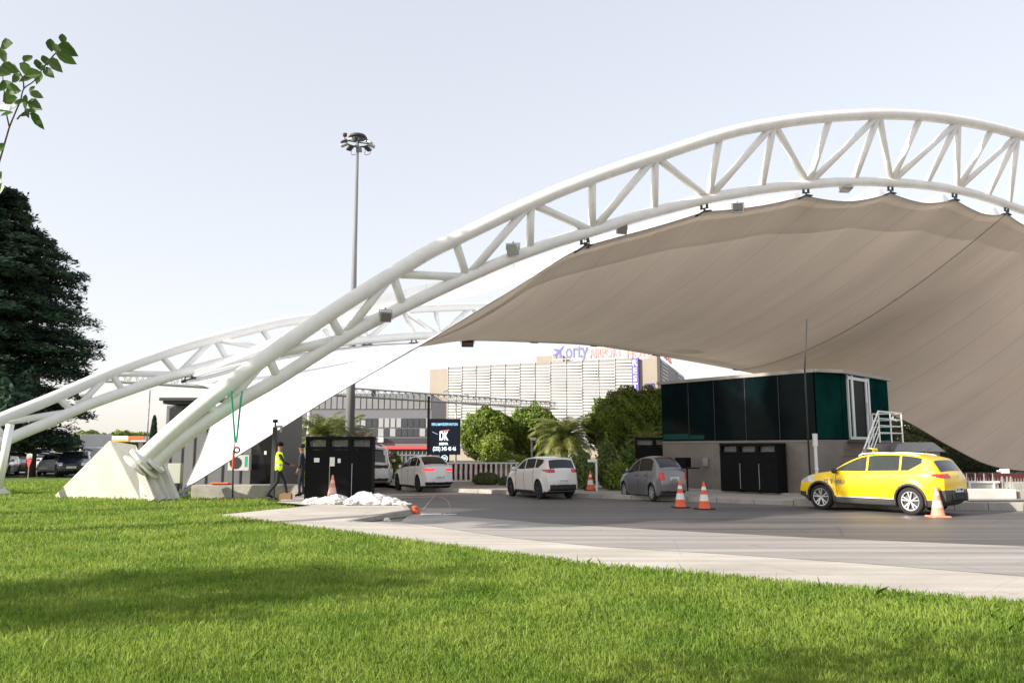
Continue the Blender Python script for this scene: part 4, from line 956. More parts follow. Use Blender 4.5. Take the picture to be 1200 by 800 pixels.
# black camera post by the worker
p = G(319,586.5,.05); t = thing('camera_post','black square post with a small camera on top beside the worker','post',(p.x,p.y,0))
h_ = W(321,500,p.y).z; m_ = MB(); m_.box((0,0,h_/2),(.13,.13,h_)); m_.box((0,0,.08),(.25,.25,.16)); m_.build('post_shaft','dark',t,bevel=.008)
m_ = MB(); m_.tube([(0,0,h_),(0,0,h_+.14)],.03,8); m_.box((0,0,h_+.19),(.14,.14,.10)); m_.build('camera_head','black',t,bevel=.01); m_ = MB(); m_.box((.14,-.02,h_+.02),(.2,.1,.08)); m_.box((.19,0,h_-.08),(.06,.06,.18)); m_.build('side_camera','grey_metal',t,bevel=.01)
# small brick coloured box
p = G(335,586.5,.10); m_ = MB(); m_.box((p.x,p.y,.10+.11),(.36,.25,.20),rz=.1); m_.box((p.x+.03,p.y-.01,.10+.22),(.30,.20,.03),rz=.15); o = m_.build('brick_block','wood',bevel=.01); tag(o,'small brown block lying on the grass edge at the worker\'s feet','block')
from mathutils import noise
# heaps of white bags
def bag(p, sx, sy, sz, seed, label, rz=0):
    rg = np.random.default_rng(seed); n1_, n2_ = 46, 72; vs=[]; ph = rg.uniform(0,6.3,12)
    for i in range(n1_+1):
        th_ = math.pi*i/n1_
        for j in range(n2_):
            a_ = 2*math.pi*j/n2_; x = math.sin(th_)*math.cos(a_); y = math.sin(th_)*math.sin(a_); z = math.cos(th_)
            q_ = Vector((x*1.3+seed*7,y*1.3,z*1.3)); f = 1.05+.30*noise.noise(q_)-.34*abs(noise.noise(q_*2.1))-.22*abs(noise.noise(q_*4.3+Vector((3,1,2))))-.10*abs(noise.noise(q_*9))
            zz_ = max(-.30, z*f)
            vs.append((x*f*sx,y*f*sy,(zz_+.30)*sz/1.3))
    fs = [(i*n2_+j, i*n2_+(j+1)%n2_, (i+1)*n2_+(j+1)%n2_, (i+1)*n2_+j) for i in range(n1_) for j in range(n2_)]
    m_ = MB(); m_.add(vs,fs); o = m_.build('plastic_bag','sheet_white',smooth=True); o.location = p; o.rotation_euler.z = rz
    return tag(o,label,'bag','white rubble bags on the pavement')
def gb(px,py,z=.15): q = G(px,py,z); return (q.x,q.y,z)
bag(gb(367,589.5),.30,.26,.17,1,'flat white bag at the left end of the row in front of the black cabin')
bag(gb(383,589.5),.36,.28,.20,2,'low white bag second from the left end, beside the worn cone',.3)
bag(gb(397,590),.38,.30,.27,3,'pointed white bag right in front of the worn cone',.8)
bag(gb(412,591),.22,.2,.20,4,'small white bag tucked between the pointed bag and the big heap')
bag(gb(432,590.5),.62,.34,.36,5,'biggest heap of white plastic bags by the kerb end',.1)
bag(gb(452,590.5),.50,.3,.21,6,'sagging white bag slumped against the right of the big heap',-.2)
bag(gb(466,591),.38,.17,.10,7,'thin white plastic tail lying at the kerb corner',-.1)
# debris by the kerb
p = G(486,601.5); m_ = MB(); m_.lathe([(.03,0),(.10,.04),(.07,.12),(.09,.18),(.02,.21)],(p.x,p.y,0),9); m_.box((p.x+.06,p.y,.05),(.16,.1,.08),rz=.5); o = m_.build('lamp_housing','orange'); tag(o,'small orange plastic lump on the asphalt just past the kerb end','debris')
p = G(505,603); m_ = MB(); m_.box((p.x,p.y,.02),(.55,.22,.012),rz=.2); m_.box((p.x+.5,p.y+.02,.015),(.35,.1,.01),rz=-.1); o = m_.build('white_plate','white'); tag(o,'flat white metal strips lying on the road past the kerb end','debris')
m_ = MB(); m_.tube(catmull([G(493,600,.02),Vector(W(503,588,G(500,601).y)),Vector(W(511,579,G(500,601).y))],6),.006,5); q = G(527,602); m_.tube(catmull([Vector((q.x-.25,q.y,.45)),Vector((q.x-.04,q.y,.32)),Vector((q.x+.0,q.y,.02)),Vector((q.x-.2,q.y,.02))],6),.006,5); o = m_.build('bent_wire','grey_metal'); tag(o,'thin bent white rod and wire sticking up beside the kerb end','wire')
p = G(453,611); bag((p.x,p.y,.0),.09,.08,.09,9,'crumpled paper cup sized bit of litter below the kerb'); 
bpy.context.view_layer.update()
# ================================================================== right edge furniture
def block(px0,px1,yt_,yb_,Y,label,m='concrete',dd=.6,name='concrete_barrier',group='concrete barrier blocks at the right edge'):
    a = W(px0,yt_,Y); c = W(px1,yb_,Y); h = a.z-max(c.z,.1); m_ = MB(); m_.box(((a.x+c.x)/2,Y+dd/2,max(c.z,.1)+h/2),(c.x-a.x,dd,h)); o = m_.build(name,m,bevel=.02); return tag(o,label,'barrier',group)
block(1131,1192,573,584.5,24.2,'long pale concrete block right of the taxi, on top of the far kerb','concrete',.5)
block(1193.5,1215,573.5,584.5,24.3,'short dark concrete block cut by the right edge of the picture','concrete_dirty',.5)
M['marble'] = mat('grey_marble', (.42,.42,.38), .4, var=.3, vscale=2.5)
t = thing('planter_box','marble fronted planter box framed in white behind the taxi','planter',(W(1153,570,27).x,27,.13))
a = W(1137,564.5,27); c = W(1172,573,27); m_ = MB(); w_ = c.x-a.x; m_.box((0,.25,(a.z-.13)/2),(w_,.5,a.z-.13)); m_.build('marble_panel','marble',t)
m_ = MB(); zt2 = a.z-.13
m_.box((0,-.02,zt2),(w_+.06,.08,.06)); 
for s in (-.5,.33): m_.box((w_*s,-.02,zt2/2),(.05,.07,zt2))
for k in range(4): m_.tube([(-w_/2+.05+k*w_*.3,.2,zt2),(-w_/2+.05+k*w_*.3,.2,zt2+.28)],.015,6)
m_.build('white_frame','white',t)
block(1186,1230,564.5,573,27,'marble fronted block at the right edge behind the posts','marble',.5)
t = thing('barrier_gate','white boom gate head on three thin posts under the canopy tip','gate',(W(1179,565,25.8).x,25.8,.13))
m_ = MB(); z_ = W(1179,553.5,25.8).z-.13; 
for s in (-.12,.04,.16): m_.tube([(s,0,0),(s,0,z_-.12 if s else z_)],.022,8)
m_.build('post_tube','grey_metal',t); m_ = MB(); m_.box((-.02,0,z_+.05),(.24,.16,.14)); m_.box((-.17,0,z_+.05),(.16,.1,.05)); m_.build('gate_head','white',t,bevel=.01)
# dark red fence
t = thing('red_fence','dark red slatted fence under the low corner of the canopy','fence',(W(1130,560,31).x,31,.13))
x1_ = W(1215,560,31).x-t.location.x; m_ = MB(); zf = W(1160,555,31).z-.13
m_.box((x1_/2,0,zf-.05),(x1_,.06,.12)); m_.box((x1_/2,0,zf*.45),(x1_,.06,.08))
for k in range(26): m_.box((k*x1_/25,0,zf/2),(.055,.04,zf))
m_.build('slat_panel','darkred',t)
# beige kiosk / roof behind the taxi
t = thing('kiosk','beige kiosk with a shallow hipped roof behind the taxi','kiosk',(W(1082,540,30).x,30.5,.13))
a = W(1060,529,30); c = W(1115,529,30); w_ = c.x-a.x; zt3 = a.z-.13
m_ = MB(); m_.box((0,.8,zt3/2),(w_*.95,1.9,zt3)); m_.build('wall','fascia',t,bevel=.02)
m_ = MB(); m_.add([(-w_/2-.1,-.3,zt3),(w_/2+.1,-.3,zt3),(w_/2+.1,2,zt3),(-w_/2-.1,2,zt3),(-w_/2+.35,.2,zt3+.36),(w_/2-.1,.2,zt3+.36),(w_/2-.1,1.6,zt3+.36),(-w_/2+.35,1.6,zt3+.36)],[(0,1,5,4),(1,2,6,5),(2,3,7,6),(3,0,4,7),(4,5,6,7),(3,2,1,0)]); m_.build('roof','fascia',t)
m_ = MB(); m_.box((w_*.36,-.16,zt3*.62),(.3,.03,.7)); m_.build('window','obwin',t)
# left distance: sign and truck body
t = thing('warning_sign','small red and white road sign under the cedar','sign',(W(34,545,46).x,46,0)); t.scale = (.62,.62,.62); m_ = MB(); m_.tube([(0,0,0),(0,0,2.4)],.04,8); m_.build('post_tube','grey_metal',t); m_ = MB(); m_.box((0,-.05,2.1),(.5,.03,.42)); m_.build('white_plate','white',t)

M['sign_red'] = mat('sign_red',(.75,.10,.08),.5)
m_ = MB(); m_.add([(-.3,-.06,1.9),(.3,-.06,1.9),(0,-.06,.95),(-.3,-.03,1.9),(.3,-.03,1.9),(0,-.03,.95)],[(0,2,1),(3,4,5),(0,1,4,3),(1,2,5,4),(2,0,3,5)]); m_.build('red_plate','sign_red',t)
# ================================================================== cars
def sst(x,a,b): 
    t = np.clip((x-a)/(b-a),0,1); return t*t*(3-2*t)
def build_car(name, label, cfg, loc, yaw, group=None, cat='car'):
    L_, Wd, = cfg['L'], cfg['W']; hw = Wd/2; ds = cfg.get('ds',.022)
    t = thing(name, label, cat, (0,0,0), 0, group)
    prof = cfg['prof']                                # (x,z) front -> rear
    P = [Vector((x,0,z)) for x,z in prof]; C = catmull(P, 24)
    xs = np.array([p.x for p in C]); zs = np.array([p.z for p in C])
    s = np.concatenate([[0],np.cumsum(np.hypot(np.diff(xs),np.diff(zs)))]); n = int(s[-1]/ds)
    si = np.linspace(0,s[-1],n); X = np.interp(si,s,xs); Z = np.interp(si,s,zs)
    xf, xr = prof[0][0], prof[-1][0]
    bx_, bz_ = zip(*sorted(cfg['belt'])); belt = np.interp(X,bx_,bz_)
    zb = cfg.get('zb',.20) + .16*sst(X,xf-.45,xf) + .14*sst(-X,-xr-.40,-xr)
    fc, fr = cfg.get('round',(.20,.14))
    wx = hw*(1 - fc*np.clip((X-(xf-.95))/.95,0,1)**2.4 - fr*np.clip((-X-(-xr-.8))/.8,0,1)**2.4)
    crown = cfg.get('crown',.045)*np.ones(n) 
    ztop_edge = Z - crown
    bel = np.minimum(belt, ztop_edge-.004)
    bel = np.maximum(bel, zb+.02); ztop_edge = np.maximum(ztop_edge, bel+.003)
    nb1, nb2, nb3 = 26, 16, 18
    rows = []; band = []
    tum = cfg.get('tumble',.33)
    # underside
    for f in (0,.45,.86): rows.append((wx*f, zb+0*X)); band.append(0)
    hh = np.array([0,.12,.3,.48,.64,.78,.9,1.0]); yy = np.array(cfg.get('side',[.93,.965,.985,1.0,1.0,.992,.975,.935]))
    for k in range(nb1+1):
        f = k/nb1; y = wx*np.interp(f,hh,yy); z = zb+(bel-zb)*f
        for (wxp,R_) in ((cfg['wf'],cfg['wr']),(cfg['wb'],cfg['wr'])):
            dd = np.hypot(X-wxp, z-cfg['wr']); y = y + .022*np.exp(-((dd-R_-.09)/.07)**2)
        rows.append((y,z)); band.append(1)
    yb_ = wx*yy[-1]
    for k in range(1,nb2+1):
        f = k/nb2; z = bel+(ztop_edge-bel)*f; rows.append((yb_-tum*(z-bel)-.015*f, z)); band.append(2)
    ye = rows[-1][0]
    for k in range(1,nb3+1):
        f = k/nb3; y = ye*(1-f); rows.append((y, ztop_edge+ (Z-ztop_edge)*(1-(1-f)**2.6))); band.append(3)
    # snap greenhouse rows onto the window outline so its edges stay crisp
    ql = cfg.get('qline'); zlo = bel + .07*(ztop_edge-bel)
    if ql is not None: zlo = np.maximum(zlo, ql(X))
    zhi = ztop_edge - cfg.get('topgap',.035); j0 = 3+nb1+1
    gz = np.stack([rows[j0+k][1] for k in range(nb2)]); gy = np.stack([rows[j0+k][0] for k in range(nb2)])
    for zl_ in (zlo,zhi):
        k_ = np.argmin(np.abs(gz[:-1]-zl_),axis=0); ok = (np.abs(gz[k_,np.arange(n)]-zl_) < .6*(ztop_edge-bel)/nb2)
        for i in np.nonzero(ok)[0]:
            f = (zl_[i]-bel[i]); gy[k_[i],i] = yb_[i]-tum*f-.015*f/max(ztop_edge[i]-bel[i],.01); gz[k_[i],i] = zl_[i]
    for k in range(nb2): rows[j0+k] = (gy[k],gz[k])
    Rn = len(rows); half = np.zeros((n,Rn,3))
    for j,(y,z) in enumerate(rows):
        half[:,j,1] = y; half[:,j,2] = z
        yn = y/hw; cf = np.clip((X-(xf-.8))/.8,0,1); crr = np.clip((-X-(-xr-.6))/.6,0,1)
        half[:,j,0] = X - cfg.get('bow',.20)*yn**2*cf + cfg.get('bowr',.10)*yn**2*crr
    mir_ = half[:,::-1,:].copy(); mir_[:,:,1] *= -1
    full = np.concatenate([half, mir_[:,1:-1,:]],1); RR = full.shape[1]
    idx = np.arange(n*RR).reshape(n,RR); nx = np.roll(idx,-1,axis=1)
    F = np.stack([idx[:-1],nx[:-1],nx[1:],idx[1:]],-1).reshape(-1,4)
    fb = [0]*(RR)
    for j in range(RR):
        a = j if j < Rn-1 else None
        if j < Rn-1: fb[j] = band[j+1]
        else: fb[j] = band[RR-j] if RR-j < Rn else 0
    FB = np.tile(np.array(fb),n-1)
    Vv = full.reshape(-1,3); cen = Vv[F].mean(1); cx,cy,cz = cen[:,0],np.abs(cen[:,1]),cen[:,2]
    st_i = np.repeat(np.arange(n-1),RR); bl_ = bel[st_i]; te = ztop_edge[st_i]; yeF = ye[st_i]; X0 = X[st_i]
    keep = np.ones(len(F),bool)
    Rw = cfg['wr']+cfg.get('gap',.045)
    for wxp in (cfg['wf'],cfg['wb']): keep &= ~((np.hypot(cx-wxp,cz-cfg['wr'])<Rw)&(cy>.45)&(FB<2))
    part = np.zeros(len(F),int)                        # 0 body
    names = {0:('body',cfg['paint'])}
    # side glass
    g0,g1 = cfg['dlo']; h_ = (cz-bl_)/np.maximum(te-bl_,.01)
    dtop = te-cz; zloF = zlo[st_i]; zhiF = zhi[st_i]; sg = (FB==2)&(cz>zloF)&(cz<zhiF)&(cx<g0)&(cx>g1)
    pid = 10; allp = [g0]+cfg['pillars']+[g1]
    for k in range(len(allp)-1):
        a = allp[k]; c = allp[k+1]; q = sg&(cx<a-(.03 if k else 0))&(cx>c+(.03 if k<len(allp)-2 else 0))
        part[q] = pid+k; names[pid+k] = ('side_window', cfg.get('glass','glass_dark'))
    ws = (FB==3)&(X0<cfg['ws'][0])&(X0>cfg['ws'][1])&(cy<yeF-.05); part[ws] = 2; names[2] = ('windscreen',cfg.get('glass','glass_dark'))
    rwn = (FB==3)&(X0<cfg['rw'][0])&(X0>cfg['rw'][1])&(cy<yeF-cfg.get('rwm',.07)); part[rwn] = 3; names[3] = ('rear_window','glass_dark')
    for k,(nm,mm,fn) in enumerate(cfg['masks']):
        q = fn(cx,cy,cz,FB,X0)&(part<2); part[q] = 30+k; names[30+k] = (nm,mm)
    seam = np.zeros(len(F),int)
    for (xsn,z0,z1) in cfg.get('seams',[]): seam[(np.abs(cx-xsn-.06*(cz-.6))<ds*.55)&(FB==1)&(cz>z0)&(cz<z1)] = 1
    for p_ in sorted(set(part.tolist())):
        q = (part==p_)&keep
        if q.sum()<2: continue
        nm, mm = names[p_]; sides = [q]
        if nm in ('side_window','headlight','taillight'): sides = [q&(cen[:,1]>0), q&(cen[:,1]<0)]
        for qq in sides:
            if qq.sum()<1: continue
            Fp = F[qq]; u,inv = np.unique(Fp.ravel(),return_inverse=True)
            mats = [mm,'seam'] if nm=='body' else [mm]
            npgrid(nm, Vv[u], inv.reshape(-1,4), mats, t, True, seam[qq] if nm=='body' else None)
    # end caps
    cap = MB()
    for i in (0,n-1): 
        pts = [tuple(full[i,j]) for j in range(RR)]; cap.add(pts,[tuple(range(RR)) if i else tuple(range(RR-1,-1,-1))])
    cap.build('bumper_cap',cfg.get('capmat','plastic_black'),t)
    # wheel wells
    m_ = MB()
    for wxp in (cfg['wf'],cfg['wb']):
        for sd in (-1,1):
            y0 = sd*.42; y1 = sd*(hw*.955); vs=[]; k_ = 22
            for (y,) in ((y0,),(y1,)):
                for a in range(k_+1):
                    an_ = math.pi*a/k_; vs.append((wxp+Rw*1.0*math.cos(an_),y,cfg['wr']+Rw*1.0*math.sin(an_)))
            m_.add(vs,[(a,a+1,k_+2+a,k_+1+a) for a in range(k_)]+[tuple(range(k_+1))])
    m_.build('wheel_well','plastic_black',t)
    m_ = MB(); m_.box(((cfg['wf']+cfg['wb'])/2,0,.24),(cfg['wf']-cfg['wb']-.7,Wd*.82,.10)); m_.build('underbody','plastic_black',t)
    # arch lips follow the body side
    for wxp in (cfg['wf'],cfg['wb']):
        for sd in (-1,1):
            m_ = MB(); pts = []; hd_ = []
            for a in range(-2,27):
                an_ = math.pi*(a)/24; x = wxp+(Rw+.012)*math.cos(an_); z = cfg['wr']+(Rw+.012)*math.sin(an_)
                i = int(np.argmin(np.abs(X-x))); f = np.clip((z-zb[i])/(bel[i]-zb[i]),0,1); y = wx[i]*np.interp(f,hh,yy)+.022*math.exp(-((.012-.045)/.07)**2)
                pts.append((x,sd*(y+.004),max(z,zb[i]-.01)))
            m_.tube(pts,cfg.get('lipr',.018),6); m_.build('arch_trim',cfg.get('lip',cfg['paint']),t,smooth=True)
    # wheels
    r = cfg['wr']; wy = hw-.115
    for wxp in (cfg['wf'],cfg['wb']):
        for sd in (-1,1):
            wh = bpy.data.objects.new('wheel',None); COL.objects.link(wh); wh.parent = t; wh.location = (wxp,sd*wy,r)
            m_ = MB(); m_.lathe([(r*.66,-.10),(r*.90,-.112),(r*.985,-.085),(r,-.05),(r,.05),(r*.985,.085),(r*.90,.112),(r*.66,.10)],n=40,axis='Y',cap=False); m_.build('tyre','rubber',wh,smooth=True)
            m_ = MB(); ro_ = r*.67
            m_.mi = 1; m_.lathe([(0,sd*.03),(ro_,sd*.02)],n=32,axis='Y',cap=False); m_.mi = 0
            m_.lathe([(ro_*.93,sd*.05),(ro_*.95,sd*.104),(ro_*1.02,sd*.106),(ro_*1.02,sd*.02)],n=36,axis='Y',cap=False)
            m_.lathe([(0,sd*.088),(ro_*.16,sd*.088),(ro_*.20,sd*.06)],n=16,axis='Y',cap=False)
            for k in range(cfg.get('spokes',5)):
                for off in ((-.13,.13) if cfg.get('double',True) else (0,)):
                    a0_ = 2*math.pi*k/cfg.get('spokes',5)+.3; a1_ = a0_+off
                    p0_ = Vector((ro_*.12*math.cos(a0_),sd*.082,ro_*.12*math.sin(a0_))); p1_ = Vector((ro_*.96*math.cos(a1_+off*.6),sd*.096,ro_*.96*math.sin(a1_+off*.6)))
                    m_.bar(p0_,p1_,.032 if cfg.get('double',True) else .06,.03,up=(0,1,0))
            m_.build('rim',[cfg.get('rim','rim'),'rim_dark'],wh)
    # mirrors, handles, plate
    mx = cfg['mirror'][0]; mz = cfg['mirror'][1]
    for sd in (-1,1):
        m_ = MB(); m_.lathe([(.0,-.05),(.055,-.045),(.085,.0),(.07,.06),(.0,.075)],n=12,axis='X'); 
        m_.v = [(x*1.0+mx, y*1.25+sd*(hw+.07), z*.95+mz) for x,y,z in m_.v]; o = m_.build('wing_mirror',cfg.get('mirm',cfg['paint']),t,smooth=True)
        m_ = MB(); m_.bar((mx,sd*(hw-.06),mz-.05),(mx,sd*(hw+.05),mz-.02),.04); m_.build('mirror_stalk','plastic_black',t)
        for hx in cfg.get('handles',[]):
            i = int(np.argmin(np.abs(X-hx))); zh = bel[i]-.11; y = wx[i]*np.interp(.86,hh,yy)+.012
            m_ = MB(); m_.bar((hx-.09,sd*y,zh),(hx+.09,sd*y,zh-.004),.022,.028); m_.build('door_handle',cfg.get('handlem',cfg['paint']),t,bevel=.006)
    for (px_,pz_,mm_) in cfg.get('plates',[]):
        m_ = MB(); m_.box((px_,0,pz_),(.03,.52,.12)); pl_ = m_.build('number_plate','plate',t,bevel=.004)
        text_mesh('plate_text','34 TK 4061' if 0 else cfg.get('ptxt','35 T 4061'),.085,'black',t,.002,(px_-.018 if px_<0 else px_+.018,0,pz_),(math.pi/2,0,-math.pi/2 if px_<0 else math.pi/2),width=.42)
    for e in cfg.get('extra',[]): e(t)
    t.location = loc; t.rotation_euler = (0,0,yaw)
    return t
def paint(name,c,rough=.28,metal=0.,coat=.8): return mat(name,c,rough,metal=metal,coat=coat)
M['taxi_yellow'] = paint('taxi_yellow',(.93,.61,.0),.33,coat=.4)
M['car_white'] = paint('car_white',(.80,.80,.79)); M['car_cream'] = paint('car_pearl',(.74,.71,.66)); M['car_silver'] = paint('car_silver',(.20,.20,.21),.35,.55); M['car_blue'] = paint('car_navy',(.012,.016,.035)); M['van_white'] = paint('van_white',(.66,.67,.68),.35)
M['clad_grey'] = mat('cladding_grey',(.055,.052,.05),.6)
M['taxi_glass'] = mat('clear_car_glass',(.04,.05,.05),.05,spec=.7,alpha=.78)
# --- taxi
def taxi_extra(t):
    m_ = MB()
    for sd in (-1,1): m_.tube(catmull([(.25,sd*.60,1.50),(.1,sd*.61,1.575),(-.6,sd*.62,1.60),(-1.3,sd*.60,1.56),(-1.5,sd*.58,1.515)],5),.018,6)
    m_.build('roof_rail','alu',t,smooth=True)
    m_ = MB(); m_.box((.10,0,1.655),(.15,.34,.14)); m_.build('taxi_sign','sign_yellow',t,bevel=.02)
    m_ = MB(); m_.box((.10,-.36,1.65),(.13,.36,.12)); m_.box((.10,.36,1.65),(.13,.36,.12)); m_.build('taxi_sign_shell','dark',t,bevel=.02)
    text_mesh('roof_sign_text','TAKSI',.085,'black',t,.002,(.10-.075,0,1.64),(math.pi/2,0,-math.pi/2))
    for sd in (1,-1): text_mesh('door_text','35 T 4061',.165,'door_grey',t,.002,(.90,sd*.945,.80),(math.pi/2,0,math.pi if sd>0 else 0),width=.66,bold=.004)
    m_ = MB(); m_.tube([(-1.32,-.1,1.56),(-1.52,-.1,1.72)],.008,5); m_.build('aerial','dark',t)
    for x,y in ((.35,.36),(.35,-.36),(-.5,.38),(-.5,-.38)):
        m_ = MB(); m_.box((x-.12,y,.85),(.14,.46,.75),ry=-.12); m_.box((x-.17,y,1.30),(.10,.24,.20)); m_.box((x+.15,y,.5),(.5,.48,.18)); m_.build('seat','seat_dark',t,bevel=.04)
    m_ = MB(); m_.box((.95,0,.92),(.4,1.4,.16)); m_.build('dashboard','seat_dark',t,bevel=.03)
    m_ = MB(); m_.box((-2.27,0,.50),(.02,.9,.16)); m_.build('bumper_insert','seat_dark',t)
    m_ = MB(); m_.add([(-2.255,0,.945),(-2.255,.04,.995),(-2.255,0,1.045),(-2.255,-.04,.995)],[(0,1,2,3)]); m_.build('badge','alu',t)
    for sd in (-1,1): m_ = MB(); m_.bar((.85,sd*.925,.40),(-.85,sd*.925,.40),.012,.03); m_.build('side_strip','alu',t)
M['sign_yellow'] = mat('sign_yellow',(.85,.75,.05),.4); M['door_grey'] = mat('door_lettering',(.26,.25,.22),.5); M['seat_dark'] = mat('seat_cloth',(.03,.03,.032),.9)
taxi = dict(L=4.45,W=1.84,paint='taxi_yellow',wr=.36,wf=1.36,wb=-1.29,zb=.22,ds=.014,crown=.03,gap=.05,lip='clad_grey',lipr=.034,
  prof=[(2.24,.42),(2.25,.56),(2.235,.72),(2.15,.86),(1.85,.975),(1.45,1.05),(1.02,1.12),(.72,1.28),(.38,1.44),(.08,1.54),(-.3,1.59),(-.8,1.60),(-1.3,1.57),(-1.66,1.51),(-1.86,1.45),(-1.99,1.30),(-2.13,1.12),(-2.215,1.02),(-2.245,.88),(-2.25,.70),(-2.27,.58),(-2.26,.42)],
  belt=[(2.3,.75),(1.9,.93),(1.12,1.02),(.0,1.075),(-1.2,1.11),(-2.3,1.15)],
  dlo=(.92,-1.62),pillars=[-.08,-1.03],qline=lambda x:1.10+np.clip((-x-1.18)*.55,0,1),topgap=.03,
  ws=(1.0,.12),rw=(-1.90,-2.11),rwm=.10,tumble=.36,glass='taxi_glass',
  masks=[('headlight','clear_lamp',lambda x,y,z,b,X:(X>1.62)&(z>.74+.10*(2.2-x))&(z<.90+.10*(2.2-x))&(y>.46)&(X<2.235)&(b<3)|((b==3)&(X>2.0)&(X<2.235)&(y>.5)&(z<.9+.0*x))),
   ('grille','plastic_black',lambda x,y,z,b,X:(X>2.16)&(z<.80)&(z>.62)&(y<.55)&(b==3)),
   ('taillight','red_lamp',lambda x,y,z,b,X:(X<-1.72)&(z>.955+.06*(-1.72-x)*0)&(z<1.075-.05*(x+2.2))&(y>.42)&(z>1.09-.30*(-1.66-x))&(X>-2.262)),
   ('lower_cladding','clad_grey',lambda x,y,z,b,X:((z<.40)&(b<2))|((X<-1.95)&(z<.66)&(b<4))|((X>2.0)&(z<.50))|((np.abs(x-1.36)<.0)&(z<0))),
   ],
  seams=[(.84,.40,1.04),(-.08,.30,1.08),(-1.0,.60,1.10)],mirror=(.84,1.10),mirm='plastic_black',handles=[.16,-.80],plates=[(-2.262,.66,0)],spokes=5,extra=[taxi_extra])
# --- small white hatchback
hatch = dict(L=4.27,W=1.76,paint='car_cream',wr=.325,wf=1.28,wb=-1.31,zb=.19,ds=.022,
  prof=[(2.12,.35),(2.14,.50),(2.10,.66),(1.98,.76),(1.6,.88),(1.2,.96),(.98,1.02),(.65,1.20),(.25,1.36),(-.1,1.43),(-.7,1.45),(-1.3,1.43),(-1.72,1.40),(-1.84,1.30),(-1.98,1.10),(-2.06,.98),(-2.10,.80),(-2.13,.62),(-2.12,.35)],
  belt=[(2.3,.6),(1.7,.82),(1.0,.93),(-.2,.99),(-1.2,1.04),(-2.2,1.10)],dlo=(.88,-1.55),pillars=[.0,-.9],qline=lambda x:1.0+np.clip((-x-1.1)*.5,0,1),
  ws=(.96,.2),rw=(-1.80,-2.0),rwm=.09,tumble=.36,glass='glass_dark',rim='rim_dark',
  masks=[('headlight','clear_lamp',lambda x,y,z,b,X:(X>1.6)&(z>.62)&(z<.80)&(y>.5)&(b<3)),
   ('taillight','red_lamp',lambda x,y,z,b,X:(X<-1.60)&(z>.90)&(z<1.0+.06*(-x-1.6))&(y>.42)&(z>1.0-.22*(-1.5-x))),
   ('lower_bumper','plastic_black',lambda x,y,z,b,X:((X<-1.95)&(z<.50)&(y<.70))|((z<.27)&(b<2)))],
  seams=[(.80,.30,.95),(.0,.25,1.0),(-.85,.5,1.04)],mirror=(.80,1.0),handles=[.14,-.72],plates=[(-2.135,.62,0)],ptxt='35 KV 82',spokes=5)
# --- white saloon
def sedan_extra(t):
    m_ = MB(); m_.box((-2.02,0,1.075),(.10,1.25,.02)); m_.build('boot_lip','car_white',t,bevel=.008)
sedan = dict(L=4.6,W=1.82,paint='car_white',wr=.33,wf=1.38,wb=-1.34,zb=.18,ds=.022,
  prof=[(2.29,.35),(2.31,.50),(2.28,.64),(2.12,.76),(1.7,.87),(1.2,.95),(1.0,1.0),(.6,1.20),(.2,1.36),(-.2,1.425),(-.7,1.44),(-1.1,1.38),(-1.5,1.23),(-1.82,1.085),(-2.08,1.055),(-2.20,1.02),(-2.25,.90),(-2.28,.70),(-2.30,.52),(-2.28,.35)],
  belt=[(2.4,.6),(1.7,.82),(1.0,.92),(-.2,.97),(-1.3,1.01),(-2.3,1.0)],dlo=(.9,-1.35),pillars=[-.05,-.95],
  ws=(.98,.18),rw=(-1.0,-1.76),rwm=.10,tumble=.36,glass='glass_dark',rim='rim_dark',
  masks=[('headlight','clear_lamp',lambda x,y,z,b,X:(X>1.8)&(z>.62)&(z<.76)&(y>.5)&(b<3)),
   ('taillight','red_lamp_on',lambda x,y,z,b,X:(X<-1.92)&(z>.83)&(z<.93)&(y>.34)&(z>.86-.3*(y-.34))),
   ('lower_bumper','plastic_black',lambda x,y,z,b,X:((X<-2.1)&(z<.40))|((z<.25)&(b<2)))],
  seams=[(.82,.28,.93),(-.05,.25,.97),(-.92,.5,1.0)],mirror=(.82,.98),handles=[.1,-.78],plates=[(-2.305,.58,0)],ptxt='35 BSC 28',spokes=5,extra=[sedan_extra])
# --- small silver car
accent = dict(L=4.05,W=1.70,paint='car_silver',wr=.29,wf=1.25,wb=-1.22,zb=.19,ds=.022,
  prof=[(2.02,.35),(2.04,.50),(2.0,.64),(1.85,.74),(1.5,.86),(1.15,.94),(.95,1.0),(.6,1.2),(.2,1.38),(-.2,1.455),(-.7,1.47),(-1.1,1.42),(-1.5,1.23),(-1.72,1.08),(-1.88,1.03),(-1.96,.98),(-2.0,.85),(-2.04,.62),(-2.02,.35)],
  belt=[(2.2,.6),(1.6,.8),(.95,.90),(-.2,.94),(-1.3,.97),(-2.2,.97)],dlo=(.85,-1.2),pillars=[-.05],topgap=.03,
  ws=(.93,.15),rw=(-1.02,-1.66),rwm=.10,tumble=.34,glass='glass_dark',
  masks=[('headlight','clear_lamp',lambda x,y,z,b,X:(X>1.5)&(z>.60)&(z<.76)&(y>.45)&(b<3)),
   ('taillight','red_lamp',lambda x,y,z,b,X:(X<-1.80)&(z>.70)&(z<.95)&(y>.57)),
   ('lower_bumper','plastic_black',lambda x,y,z,b,X:((X<-1.9)&(z<.36)))],
  seams=[(.78,.28,.92),(-.05,.25,.95),(-.86,.5,.98)],mirror=(.78,.98),handles=[.1,-.72],handlem='plastic_black',plates=[(-2.01,.74,0)],ptxt='35 HN 511',spokes=7,double=False)
